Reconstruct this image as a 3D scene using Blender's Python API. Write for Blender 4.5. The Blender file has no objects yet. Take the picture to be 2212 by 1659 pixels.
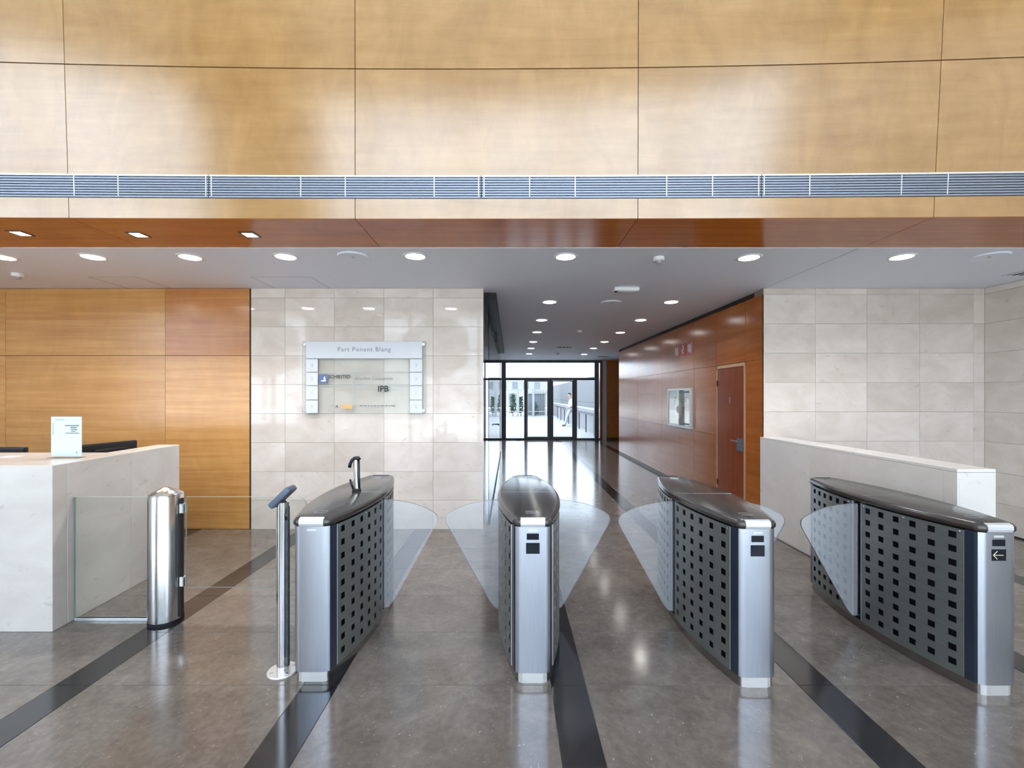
import bpy, bmesh, math, random
from mathutils import Vector, Matrix
random.seed(7)
S = bpy.context.scene
COL = S.collection

# ------------------------------------------------------------------ camera, sky, exposure
F = 960.0                     # focal length in pixels of a 2212 px wide frame
HC = 1.6                      # eye height
cam_d = bpy.data.cameras.new('camera')
cam = bpy.data.objects.new('camera', cam_d)
COL.objects.link(cam)
cam.location = (0, 0, HC)
cam.rotation_euler = (math.pi / 2, 0, 0)
cam_d.sensor_width = 36.0
cam_d.lens = F / 2212.0 * 36.0
cam_d.shift_x = 4.0 / 2212.0
cam_d.shift_y = 25.5 / 2212.0
cam_d.clip_start = 0.05
cam_d.clip_end = 400
S.camera = cam

world = bpy.data.worlds.new('sky')
S.world = world
world.use_nodes = True
bg = world.node_tree.nodes['Background']
bg.inputs['Color'].default_value = (0.76, 0.85, 1.0, 1)
bg.inputs['Strength'].default_value = 3.5

S.view_settings.view_transform = 'Standard'
S.view_settings.look = 'None'
S.view_settings.gamma = 1.0
S.view_settings.exposure = 0.67
S.view_settings.use_curve_mapping = False
S.cycles.use_denoising = True
S.cycles.max_bounces = 10
S.cycles.diffuse_bounces = 5
S.cycles.glossy_bounces = 5
S.cycles.transparent_max_bounces = 24
S.cycles.sample_clamp_indirect = 6.0
S.cycles.caustics_reflective = False
S.cycles.caustics_refractive = False

LOBBY_LAMP = 17.0             # watts of one lobby downlight
HALL_LAMP = 17.0               # watts of one corridor downlight
SPOT_LAMP = 6.0               # watts of one square soffit spot


sun = bpy.data.lights.new('sun', 'SUN')
sun.energy = 15.0
sun.angle = math.radians(1.0)
sun.color = (1.0, 0.97, 0.92)
sun_o = bpy.data.objects.new('sun', sun)
COL.objects.link(sun_o)
sun_o.rotation_euler = (0, math.radians(32), 0)      # high sun from the right, along the facades


def portal(name, loc, rot, sx, sy):
    l = bpy.data.lights.new(name, 'AREA')
    l.shape = 'RECTANGLE'
    l.size = sx
    l.size_y = sy
    l.cycles.is_portal = True
    o = bpy.data.objects.new(name, l)
    COL.objects.link(o)
    o.location = loc
    o.rotation_euler = rot


portal('daylight_portal', (-3.2, -3.45, 4.2), (math.pi / 2, 0, 0), 17.4, 8.2)
portal('daylight_portal', (0.1, 16.05, 1.42), (-math.pi / 2, 0, 0), 6.0, 2.8)


# ------------------------------------------------------------------ materials
def new_mat(name):
    m = bpy.data.materials.new(name)
    m.use_nodes = True
    nt = m.node_tree
    b = nt.nodes['Principled BSDF']
    return m, nt, b


def plain(name, col, rough=0.5, metal=0.0, spec=0.5, emit=None, es=0.0, coat=0.0):
    m, nt, b = new_mat(name)
    b.inputs['Base Color'].default_value = (*col, 1)
    b.inputs['Roughness'].default_value = rough
    b.inputs['Metallic'].default_value = metal
    b.inputs['Specular IOR Level'].default_value = spec
    b.inputs['Coat Weight'].default_value = coat
    if emit:
        b.inputs['Emission Color'].default_value = (*emit, 1)
        b.inputs['Emission Strength'].default_value = es
    return m


def coords(nt, scale, rnd=True):
    tc = nt.nodes.new('ShaderNodeTexCoord')
    mp = nt.nodes.new('ShaderNodeMapping')
    mp.inputs['Scale'].default_value = scale
    if rnd:
        oi = nt.nodes.new('ShaderNodeObjectInfo')
        mul = nt.nodes.new('ShaderNodeMath')
        mul.operation = 'MULTIPLY'
        mul.inputs[1].default_value = 37.0
        add = nt.nodes.new('ShaderNodeVectorMath')
        add.operation = 'ADD'
        nt.links.new(oi.outputs['Random'], mul.inputs[0])
        nt.links.new(tc.outputs['Object'], add.inputs[0])
        nt.links.new(mul.outputs[0], add.inputs[1])
        nt.links.new(add.outputs[0], mp.inputs['Vector'])
    else:
        nt.links.new(tc.outputs['Object'], mp.inputs['Vector'])
    return mp


def noise(nt, mp, scale, detail=4.0, rough=0.55, dist=0.0):
    n = nt.nodes.new('ShaderNodeTexNoise')
    n.inputs['Scale'].default_value = scale
    n.inputs['Detail'].default_value = detail
    n.inputs['Roughness'].default_value = rough
    n.inputs['Distortion'].default_value = dist
    nt.links.new(mp.outputs[0], n.inputs['Vector'])
    return n


def ramp(nt, src, stops):
    r = nt.nodes.new('ShaderNodeValToRGB')
    e = r.color_ramp.elements
    while len(e) < len(stops):
        e.new(0.5)
    for k, (p, c) in enumerate(stops):
        e[k].position = p
        e[k].color = (*c, 1)
    nt.links.new(src, r.inputs['Fac'])
    return r


def mix(nt, mode, fac, a, b):
    n = nt.nodes.new('ShaderNodeMix')
    n.data_type = 'RGBA'
    n.blend_type = mode
    if hasattr(fac, 'default_value'):
        nt.links.new(fac, n.inputs[0])
    else:
        n.inputs[0].default_value = fac
    for k, v in ((6, a), (7, b)):
        if hasattr(v, 'links'):
            nt.links.new(v, n.inputs[k])
        else:
            n.inputs[k].default_value = (*v, 1)
    return n.outputs[2]


def wood(name, dark, light, grain, rough, spec=0.5, figure=0.0, tone=0.12, coat=0.0):
    """veneer: long grain streaks, a softer figure, and each panel its own tone"""
    m, nt, b = new_mat(name)
    mp = coords(nt, grain)
    n1 = noise(nt, mp, 2.2, 6, 0.6, 0.4)
    r1 = ramp(nt, n1.outputs['Fac'], [(0.28, dark), (0.72, light)])
    mp2 = coords(nt, (2.0, 2.0, 0.9))
    n2 = noise(nt, mp2, 2.0, 5, 0.62, 0.9)
    r2 = ramp(nt, n2.outputs['Fac'], [(0.36, (0.80, 0.76, 0.70)), (0.62, (1.06, 1.05, 1.04))])
    c = mix(nt, 'MULTIPLY', 0.35 + figure, r1.outputs[0], r2.outputs[0])
    oi = nt.nodes.new('ShaderNodeObjectInfo')
    lo, hi = 1 - tone, 1 + tone
    r3 = ramp(nt, oi.outputs['Random'], [(0.0, (lo, lo, lo * 0.98)), (1.0, (hi, hi, hi))])
    c = mix(nt, 'MULTIPLY', 1.0, c, r3.outputs[0])
    nt.links.new(c, b.inputs['Base Color'])
    b.inputs['Roughness'].default_value = rough
    b.inputs['Specular IOR Level'].default_value = spec
    b.inputs['Coat Weight'].default_value = coat
    b.inputs['Coat Roughness'].default_value = rough * 0.9
    b.inputs['Coat IOR'].default_value = 1.66
    return m


def stone(name, c1, c2, rough, tone=0.06, scale=1.0, pits=True, spec=0.5):
    m, nt, b = new_mat(name)
    mp = coords(nt, (scale, scale, scale * 1.6))
    n1 = noise(nt, mp, 2.4, 7, 0.6, 0.6)
    r1 = ramp(nt, n1.outputs['Fac'], [(0.3, c1), (0.7, c2)])
    c = r1.outputs[0]
    n2 = noise(nt, mp, 11.0, 4, 0.6, 0.2)
    if pits:
        r2 = ramp(nt, n2.outputs['Fac'], [(0.24, (0.72, 0.70, 0.68)), (0.36, (1, 1, 1))])
        c = mix(nt, 'MULTIPLY', 0.8, c, r2.outputs[0])
    oi = nt.nodes.new('ShaderNodeObjectInfo')
    lo, hi = 1 - tone, 1 + tone
    r3 = ramp(nt, oi.outputs['Random'], [(0.0, (lo, lo * 0.985, lo * 0.97)), (1.0, (hi, hi, hi))])
    c = mix(nt, 'MULTIPLY', 1.0, c, r3.outputs[0])
    nt.links.new(c, b.inputs['Base Color'])
    b.inputs['Roughness'].default_value = rough
    b.inputs['Specular IOR Level'].default_value = spec
    return m


def floor_stone(name, c1, c2, speck, rough):
    m, nt, b = new_mat(name)
    mp = coords(nt, (1, 1, 1))
    n1 = noise(nt, mp, 3.5, 8, 0.65, 0.8)
    r1 = ramp(nt, n1.outputs['Fac'], [(0.3, c1), (0.7, c2)])
    n2 = noise(nt, mp, 30.0, 3, 0.72, 2.2)
    r2 = ramp(nt, n2.outputs['Fac'], [(0.665, (0, 0, 0)), (0.72, (0.8, 0.8, 0.8))])
    c = mix(nt, 'MIX', r2.outputs[0], r1.outputs[0], speck)
    n3 = noise(nt, mp, 26.0, 3, 0.6, 0.4)
    r3 = ramp(nt, n3.outputs['Fac'], [(0.35, (0.86, 0.86, 0.86)), (0.65, (1.08, 1.08, 1.08))])
    c = mix(nt, 'MULTIPLY', 1.0, c, r3.outputs[0])
    nt.links.new(c, b.inputs['Base Color'])
    n4 = noise(nt, mp, 1.4, 4, 0.5)
    rr = nt.nodes.new('ShaderNodeMapRange')
    rr.inputs['To Min'].default_value = rough * 0.75
    rr.inputs['To Max'].default_value = rough * 1.3
    nt.links.new(n4.outputs['Fac'], rr.inputs['Value'])
    nt.links.new(rr.outputs[0], b.inputs['Roughness'])
    b.inputs['Specular IOR Level'].default_value = 1.0
    return m


def brushed(name, col, rough, stretch=(60, 60, 1.5), var=0.12, metal=1.0):
    m, nt, b = new_mat(name)
    mp = coords(nt, stretch, False)
    n = noise(nt, mp, 4.0, 3, 0.6)
    lo = tuple(c * (1 - var) for c in col)
    hi = tuple(min(1, c * (1 + var)) for c in col)
    r = ramp(nt, n.outputs['Fac'], [(0.3, lo), (0.7, hi)])
    nt.links.new(r.outputs[0], b.inputs['Base Color'])
    b.inputs['Metallic'].default_value = metal
    b.inputs['Roughness'].default_value = rough
    return m


def thin_glass(name, tint, ior=1.5, haze=0.0, gain=1.0):
    m = bpy.data.materials.new(name)
    m.use_nodes = True
    nt = m.node_tree
    nt.nodes.clear()
    out = nt.nodes.new('ShaderNodeOutputMaterial')
    tr = nt.nodes.new('ShaderNodeBsdfTransparent')
    tr.inputs['Color'].default_value = (*tint, 1)
    gl = nt.nodes.new('ShaderNodeBsdfGlossy')
    gl.inputs['Roughness'].default_value = 0.02
    fr = nt.nodes.new('ShaderNodeFresnel')
    fr.inputs['IOR'].default_value = ior
    mu = nt.nodes.new('ShaderNodeMath')
    mu.operation = 'MULTIPLY'
    mu.use_clamp = True
    mu.inputs[1].default_value = gain
    # both faces of a sheet are met with the Fresnel of entering from air
    geo = nt.nodes.new('ShaderNodeNewGeometry')
    nt.links.new(geo.outputs['True Normal'], fr.inputs['Normal'])
    lw = nt.nodes.new('ShaderNodeLayerWeight')
    lw.inputs['Blend'].default_value = 0.12
    nt.links.new(lw.outputs['Fresnel'], mu.inputs[0])
    mx = nt.nodes.new('ShaderNodeMixShader')
    nt.links.new(mu.outputs[0], mx.inputs[0])
    nt.links.new(tr.outputs[0], mx.inputs[1])
    nt.links.new(gl.outputs[0], mx.inputs[2])
    last = mx
    if haze > 0:
        df = nt.nodes.new('ShaderNodeBsdfDiffuse')
        df.inputs['Color'].default_value = (0.85, 0.88, 0.93, 1)
        m2 = nt.nodes.new('ShaderNodeMixShader')
        m2.inputs[0].default_value = haze
        nt.links.new(mx.outputs[0], m2.inputs[1])
        nt.links.new(df.outputs[0], m2.inputs[2])
        last = m2
    nt.links.new(last.outputs[0], out.inputs['Surface'])
    return m


def emitter(name, col, s):
    return plain(name, (0.8, 0.8, 0.8), 0.4, emit=col, es=s)


M = {}
M['maple'] = wood('maple_veneer', (0.35, 0.20, 0.075), (0.435, 0.262, 0.106), (0.55, 0.55, 5), 0.19, 0.6, 0.25, 0.04, 1.0)
M['anigre'] = wood('anigre_veneer', (0.49, 0.225, 0.068), (0.66, 0.36, 0.125), (0.35, 9, 9), 0.2, 0.4, 0.0, 0.05, 0.2)
M['anigre_red'] = wood('reddish_anigre_veneer', (0.42, 0.155, 0.042), (0.57, 0.26, 0.082), (0.35, 9, 9), 0.2, 0.4, 0.0, 0.05, 0.2)
M['cherry'] = wood('cherry_veneer_hall', (0.38, 0.102, 0.015), (0.51, 0.165, 0.027), (7, 0.4, 7), 0.19, 0.5, 0.05, 0.08)
M['soffit'] = wood('cherry_veneer_soffit', (0.40, 0.105, 0.013), (0.54, 0.165, 0.022), (0.4, 7, 7), 0.14, 0.35, 0.05, 0.06)
M['door'] = wood('door_veneer', (0.25, 0.05, 0.014), (0.33, 0.075, 0.02), (8, 8, 0.5), 0.18, 0.6, 0.0, 0.02)
M['door_trim'] = plain('pale_oak_lipping', (0.62, 0.36, 0.20), 0.4)
M['marble'] = stone('polished_cream_marble', (0.62, 0.545, 0.49), (0.75, 0.69, 0.645), 0.045, 0.07)
M['marble_pale'] = stone('honed_cream_marble', (0.62, 0.58, 0.52), (0.75, 0.72, 0.67), 0.2, 0.05)
M['parapet'] = stone('pale_parapet_marble', (0.80, 0.77, 0.745), (0.89, 0.87, 0.85), 0.2, 0.03)
M['desk_stone'] = stone('desk_limestone', (0.60, 0.57, 0.54), (0.72, 0.69, 0.66), 0.25, 0.03, 0.8)
M['joint'] = plain('stone_joint', (0.30, 0.27, 0.24), 0.8)
M['dark_joint'] = plain('dark_panel_joint', (0.035, 0.022, 0.012), 0.8)
M['floor'] = floor_stone('polished_grey_brown_limestone', (0.135, 0.117, 0.104), (0.232, 0.206, 0.186), (0.66, 0.62, 0.58), 0.14)
M['stripe'] = floor_stone('polished_black_granite', (0.014, 0.014, 0.017), (0.024, 0.024, 0.029), (0.05, 0.05, 0.055), 0.13)
M['grout'] = plain('floor_grout', (0.33, 0.30, 0.27), 0.7)
M['ceiling'] = plain('grey_white_ceiling_paint', (0.80, 0.845, 0.97), 0.6)
M['roof'] = plain('white_roof_paint', (0.74, 0.74, 0.74), 0.7)
M['paint'] = plain('pale_wall_paint', (0.70, 0.68, 0.65), 0.7)
M['white'] = plain('white_plastic', (0.82, 0.82, 0.83), 0.4)
M['grey_plastic'] = plain('grey_plastic', (0.42, 0.42, 0.43), 0.5)
M['lens'] = emitter('lamp_diffuser', (1.0, 0.97, 0.93), 13.0)
M['warm_lens'] = emitter('warm_lamp_diffuser', (1.0, 0.86, 0.6), 6.0)
M['alu'] = plain('anodised_aluminium', (0.29, 0.325, 0.40), 0.45, 0.5)
M['alu_div'] = plain('bright_aluminium', (0.80, 0.83, 0.86), 0.4, 0.6)
M['mullion'] = plain('dark_grey_window_frame', (0.075, 0.085, 0.10), 0.45)
M['beam'] = plain('dark_metal_channel', (0.022, 0.02, 0.024), 0.55, 0.0, 0.25)
M['black'] = plain('black_plastic', (0.012, 0.013, 0.016), 0.35)
M['inner'] = plain('dark_cabinet_core', (0.006, 0.006, 0.008), 0.6)
M['satin'] = brushed('satin_blue_steel', (0.60, 0.65, 0.75), 0.34, (50, 50, 1.2), 0.05)
M['dark_reflection'] = plain('dark_reflection_metal', (0.075, 0.095, 0.145), 0.3, 0.75)  # dark reflection on the satin gate corners, put into the colour
M['wing_edge'] = plain('smoked_wing_edge', (0.17, 0.18, 0.19), 0.3)
M['skirt'] = plain('dull_steel_skirting', (0.22, 0.21, 0.20), 0.5, 0.6)
M['steel'] = brushed('brushed_stainless', (0.66, 0.67, 0.69), 0.22, (40, 40, 1.0), 0.08)
M['plinth'] = brushed('plinth_stainless', (0.80, 0.80, 0.80), 0.32, (1.2, 1.2, 60), 0.05, 0.5)
M['plinth_side'] = plain('darkened_plinth_steel', (0.34, 0.32, 0.30), 0.22, 0.95)  # darker copy of the plinth steel for the dim reflections on its sides
M['chrome'] = plain('chrome', (0.85, 0.86, 0.88), 0.09, 1.0)
M['perf'] = brushed('dark_perforated_steel', (0.235, 0.25, 0.25), 0.40, (2, 2, 60), 0.12, 0.65)
M['perf_edge'] = plain('cut_steel_edge', (0.62, 0.63, 0.64), 0.3, 0.9)
M['lid'] = plain('grey_lid_lacquer', (0.065, 0.064, 0.066), 0.2, 0.0, 0.5)
M['lid_edge'] = plain('smoked_lid_edge', (0.06, 0.052, 0.048), 0.12, 0.3, 0.7)
M['screen'] = plain('black_display_glass', (0.010, 0.012, 0.022), 0.08, 0.0, 0.5)
M['amber'] = emitter('amber_arrow', (0.75, 0.6, 0.1), 0.6)
M['tag'] = plain('pale_tag', (0.78, 0.81, 0.86), 0.3, 0.3)
M['slate'] = plain('slate_blue_plastic', (0.10, 0.135, 0.20), 0.4)
M['pane'] = thin_glass('window_glass', (0.96, 0.985, 0.98), gain=0.9)
M['cab_glass'] = thin_glass('cabinet_glass', (0.97, 0.98, 0.97), gain=0.3)
M['gate_glass'] = thin_glass('gate_glass', (0.955, 0.97, 0.96), gain=1.0)
M['wing_glass'] = thin_glass('wing_acrylic', (0.95, 0.965, 0.985), gain=1.4, haze=0.18)  # haze mixes in pale diffuse for the whitish reflections on the wings
M['glass_edge'] = plain('glass_edge', (0.42, 0.52, 0.51), 0.4, 0, 0.4)
M['frost'] = plain('frosted_sign_film', (0.64, 0.67, 0.72), 0.35)
M['sign_glass'] = thin_glass('sign_glass', (0.955, 0.968, 0.955), gain=1.2, haze=0.05)
M['ink_grey'] = plain('pale_grey_ink', (0.20, 0.215, 0.24), 0.6)
M['ink_soft'] = plain('soft_grey_ink', (0.40, 0.44, 0.49), 0.6)
M['ink_black'] = plain('black_ink', (0.03, 0.035, 0.04), 0.6)
M['ink_blue'] = plain('blue_ink', (0.10, 0.15, 0.36), 0.5)
M['ink_orange'] = plain('orange_ink', (0.70, 0.42, 0.16), 0.5)
M['ink_green'] = plain('grey_green_ink', (0.45, 0.58, 0.56), 0.6)
M['paper'] = plain('white_paper', (0.84, 0.85, 0.89), 0.5)
M['red'] = plain('safety_red', (0.42, 0.02, 0.03), 0.35)
M['dark_red'] = plain('extinguisher_red', (0.26, 0.012, 0.035), 0.25)
M['cab_grey'] = plain('grey_cabinet_enamel', (0.50, 0.54, 0.53), 0.4)
M['grass_green'] = plain('leaf_green', (0.10, 0.20, 0.13), 0.7)
M['yard'] = plain('yard_paving', (0.36, 0.37, 0.385), 0.8)
M['yard_wall'] = plain('weathered_grey_concrete', (0.20, 0.215, 0.23), 0.8)
M['yard_white'] = plain('yard_off_white_paint', (0.36, 0.37, 0.39), 0.7)
M['paving'] = plain('pale_concrete_paving', (0.62, 0.62, 0.61), 0.8)
M['concrete'] = plain('pale_concrete', (0.47, 0.50, 0.52), 0.8)
M['bldg'] = plain('pale_render', (0.62, 0.62, 0.63), 0.8)
M['bldg_win'] = plain('building_window', (0.20, 0.23, 0.26), 0.2)
M['skin'] = plain('skin', (0.50, 0.30, 0.22), 0.5)
M['shirt'] = plain('white_shirt_cloth', (0.80, 0.80, 0.85), 0.8)
M['trousers'] = plain('pale_grey_trousers', (0.45, 0.50, 0.57), 0.8)
M['hair'] = plain('dark_hair', (0.05, 0.05, 0.05), 0.6)
M['shoe'] = plain('dark_shoe', (0.06, 0.09, 0.10), 0.6)
M['bark'] = plain('bark', (0.10, 0.075, 0.055), 0.9)
M['crown'] = plain('street_tree_leaf', (0.055, 0.085, 0.035), 0.8)


# ------------------------------------------------------------------ geometry helpers
def link(name, me, mats, parent=None, loc=None):
    for m in (mats if isinstance(mats, (list, tuple)) else [mats]):
        if m is not None and len(me.materials) < 8:
            if m.name not in [x.name for x in me.materials]:
                me.materials.append(m)
    o = bpy.data.objects.new(name, me)
    COL.objects.link(o)
    if parent is not None:
        o.parent = parent
    if loc is not None:
        o.location = loc
    return o


def obj(name, bm, mats, parent=None, loc=None, smooth=False):
    bmesh.ops.recalc_face_normals(bm, faces=bm.faces)
    me = bpy.data.meshes.new(name)
    bm.to_mesh(me)
    bm.free()
    if smooth:
        for p in me.polygons:
            p.use_smooth = True
        if smooth != True:
            me.set_sharp_from_angle(angle=math.radians(smooth))
    return link(name, me, mats, parent, loc)


def empty(name, loc=(0, 0, 0), rz=0.0):
    o = bpy.data.objects.new(name, None)
    o.empty_display_size = 0.1
    COL.objects.link(o)
    o.location = loc
    o.rotation_euler = (0, 0, rz)
    return o


def tag(o, label, cat, group=None, kind=None):
    o['label'] = label
    o['category'] = cat
    if group:
        o['group'] = group
    if kind:
        o['kind'] = kind
    return o


def struct(o, label=None, cat=None):
    o['kind'] = 'structure'
    if label:
        o['label'] = label
        o['category'] = cat
    return o


def box_bm(x0, x1, y0, y1, z0, z1, bevel=0.0, seg=1, bm=None):
    bm2 = bmesh.new()
    v = [bm2.verts.new(p) for p in ((x0, y0, z0), (x1, y0, z0), (x1, y1, z0), (x0, y1, z0),
                                    (x0, y0, z1), (x1, y0, z1), (x1, y1, z1), (x0, y1, z1))]
    for f in ((0, 3, 2, 1), (4, 5, 6, 7), (0, 1, 5, 4), (1, 2, 6, 5), (2, 3, 7, 6), (3, 0, 4, 7)):
        bm2.faces.new([v[k] for k in f])
    if bevel > 0:
        bmesh.ops.bevel(bm2, geom=bm2.edges[:], offset=bevel, segments=seg, affect='EDGES', profile=0.5)
    if bm is None:
        return bm2
    me = bpy.data.meshes.new('tmp')
    bm2.to_mesh(me)
    bm2.free()
    bm.from_mesh(me)
    bpy.data.meshes.remove(me)
    return bm


def box(name, x0, x1, y0, y1, z0, z1, mat, parent=None, bevel=0.0, seg=1):
    return obj(name, box_bm(x0, x1, y0, y1, z0, z1, bevel, seg), mat, parent)


def prism_bm(pts, z0, z1, bevel=0.0, seg=2, top_only=False):
    bm = bmesh.new()
    lo = [bm.verts.new((x, y, z0)) for x, y in pts]
    hi = [bm.verts.new((x, y, z1)) for x, y in pts]
    n = len(pts)
    bm.faces.new(lo[::-1])
    top = bm.faces.new(hi)
    for k in range(n):
        bm.faces.new((lo[k], lo[(k + 1) % n], hi[(k + 1) % n], hi[k]))
    if bevel > 0:
        es = top.edges[:] if top_only else bm.edges[:]
        bmesh.ops.bevel(bm, geom=es, offset=bevel, segments=seg, affect='EDGES', profile=0.5)
    return bm


def lathe_bm(prof, n=32, c=(0, 0), bm=None, caps=True):
    """profile of (radius, z) turned round the z axis through c"""
    bm = bm or bmesh.new()
    rings = []
    for r, z in prof:
        if r < 1e-6:
            rings.append([bm.verts.new((c[0], c[1], z))])
        else:
            rings.append([bm.verts.new((c[0] + r * math.cos(2 * math.pi * k / n), c[1] + r * math.sin(2 * math.pi * k / n), z)) for k in range(n)])
    for a, b in zip(rings, rings[1:]):
        for k in range(n):
            k2 = (k + 1) % n
            if len(a) == 1 and len(b) == 1:
                continue
            if len(a) == 1:
                bm.faces.new((a[0], b[k2], b[k]))
            elif len(b) == 1:
                bm.faces.new((a[k], a[k2], b[0]))
            else:
                bm.faces.new((a[k], a[k2], b[k2], b[k]))
    if caps:
        if len(rings[0]) > 1:
            bm.faces.new(rings[0][::-1])
        if len(rings[-1]) > 1:
            bm.faces.new(rings[-1])
    return bm


def tube_bm(pts, r, n=10, bm=None):
    bm = bm or bmesh.new()
    pts = [Vector(p) for p in pts]
    rings = []
    up = Vector((0.13, 0.31, 0.94)).normalized()
    for k, p in enumerate(pts):
        t = (pts[min(k + 1, len(pts) - 1)] - pts[max(k - 1, 0)]).normalized()
        a = t.cross(up)
        if a.length < 0.05:
            a = t.cross(Vector((1, 0, 0)))
        a.normalize()
        b = t.cross(a).normalized()
        rr = r[k] if isinstance(r, (list, tuple)) else r
        rings.append([bm.verts.new(p + a * rr * math.cos(2 * math.pi * j / n) + b * rr * math.sin(2 * math.pi * j / n)) for j in range(n)])
    for a, b in zip(rings, rings[1:]):
        for k in range(n):
            bm.faces.new((a[k], a[(k + 1) % n], b[(k + 1) % n], b[k]))
    bm.faces.new(rings[0][::-1])
    bm.faces.new(rings[-1])
    return bm


def text_obj(name, body, size, mat, parent, loc, rot=(math.pi / 2, 0, 0), align='LEFT', ext=0.0004, shear=0.0, space=1.0, bold=0.0, sx=1.0):
    cu = bpy.data.curves.new('tmp_text', 'FONT')
    cu.body = body
    cu.size = size
    cu.extrude = ext
    cu.align_x = align
    cu.align_y = 'CENTER'
    cu.shear = shear
    cu.space_character = space
    cu.offset = bold
    cu.resolution_u = 3
    t = bpy.data.objects.new('tmp_text', cu)
    COL.objects.link(t)
    dg = bpy.context.evaluated_depsgraph_get()
    me = bpy.data.meshes.new_from_object(t.evaluated_get(dg))
    bpy.data.objects.remove(t)
    bpy.data.curves.remove(cu)
    me.name = name
    me.materials.clear()
    o = link(name, me, mat, parent)
    o.location = loc
    o.rotation_euler = rot
    o.scale = (sx, 1, 1)
    return o


def dup(root, loc):
    r = root.copy()
    COL.objects.link(r)
    r.location = loc
    for ch in list(root.children):
        c = ch.copy()
        COL.objects.link(c)
        c.parent = r
        for g in list(ch.children):
            d = g.copy()
            COL.objects.link(d)
            d.parent = c
    return r


CEIL = 2.89
DB = 5.33                     # distance to the back wall


def ceil_pt(x, y):
    d = (CEIL - HC) * F / (855.0 - y)
    return (x - 1102.0) * d / F, d


# ------------------------------------------------------------------ FLOOR
fl = struct(box('floor', -12.2, 6.4, -3.9, 16.3, -0.12, -0.004, M['grout']), 'polished grey brown stone floor with black stripes running to the far doors', 'floor')
TP = 0.55
T0 = 2.458 - 4 * TP
stripes = [-10.66 + 1.37 * k for k in range(13)]     # centres; ... -2.44, -1.07, .30, 1.67
stripes = [0.322 + 1.37 * k for k in range(-8, 4)]
SW = 0.098


def flat_tile(w, h, mat, name):
    return obj_mesh(box_bm(0, w, 0, h, -0.012, 0.0, 0.0008), mat, name)


def obj_mesh(bm, mat, name):
    bmesh.ops.recalc_face_normals(bm, faces=bm.faces)
    me = bpy.data.meshes.new(name)
    bm.to_mesh(me)
    bm.free()
    me.materials.append(mat)
    return me


J = 0.0016
near_rows = [T0 + TP * k for k in range(2, 14)]      # 1.36 .. 7.96 m: joints still told apart
y_near0, y_near1 = near_rows[0], near_rows[-1] + TP
edges = []
for c in stripes:
    edges.append((c - SW, c + SW))
field_me = flat_tile(1.37 - 2 * SW - 2 * J, TP - 2 * J, M['floor'], 'floor_tile')
stripe_me = flat_tile(2 * SW - 2 * J, TP - 2 * J, M['stripe'], 'stripe_tile')
for k, c in enumerate(stripes):
    for y in near_rows:
        if c - SW < 5.6 and c + SW > -6.6:
            link('stripe_tile', stripe_me, M['stripe'], fl, (c - SW + J, y + J, 0))
        x0 = c + SW
        x1 = x0 + 1.37 - 2 * SW
        if x1 > -6.6 and x1 < 6.3:
            link('floor_tile', field_me, M['floor'], fl, (x0 + J, y + J, 0))
# beyond where the joints can be told apart: long continuous runs
for y0, y1 in ((-3.9, y_near0 - J), (y_near1 + J, 16.3)):
    for c in stripes:
        box('stripe_run', c - SW + J, c + SW - J, y0, y1, -0.012, 0.0, M['stripe'], fl)
        box('floor_run', c + SW + J, min(c + 1.37 - SW - J, 6.4), y0, y1, -0.012, 0.0, M['floor'], fl)
box('floor_run', -12.2, stripes[2] - SW - J, y_near0, y_near1, -0.012, 0.0, M['floor'], fl)

# ------------------------------------------------------------------ CEILING of the lobby and hall
ce = struct(box('ceiling', -12.2, 6.4, 3.87, 16.5, CEIL, CEIL + 0.2, M['ceiling']), 'smooth grey white ceiling over the lobby and the corridor', 'ceiling')
# flush access panels with a fine shadow joint
for (xa, xb, da, db) in ((-2.82, -2.16, 4.82, 5.32), (-4.58, -4.06, 4.82, 5.32)):
    bm = bmesh.new()
    t = 0.006
    for q in ((xa, xb, da, da + t), (xa, xa + t, da, db), (xb - t, xb, da, db)):
        box_bm(q[0], q[1], q[2], q[3], CEIL - 0.002, CEIL + 0.01, bm=bm)
    obj('access_panel_joint', bm, M['grey_plastic'], ce)
box('ceiling_joint', 3.045, 3.053, 3.9, DB, CEIL - 0.0015, CEIL + 0.01, M['grey_plastic'], ce)

# ------------------------------------------------------------------ WOOD FASCIA over the lobby opening
XC = -0.5
SZ = [(2.89, 0.30), (3.04, 0.37), (3.2, 0.45), (3.98, 0.88), (4.49, 1.15), (8.8, 2.2)]


def flare(z):
    for (a, fa), (b, fb) in zip(SZ, SZ[1:]):
        if z <= b:
            return fa + (fb - fa) * (z - a) / (b - a)
    return SZ[-1][1]


def fy(x, z):
    t = max(-5.6, min(6.0, x - XC)) / 4.2
    return 3.24 - 0.135 * flare(z) * t * t


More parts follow.
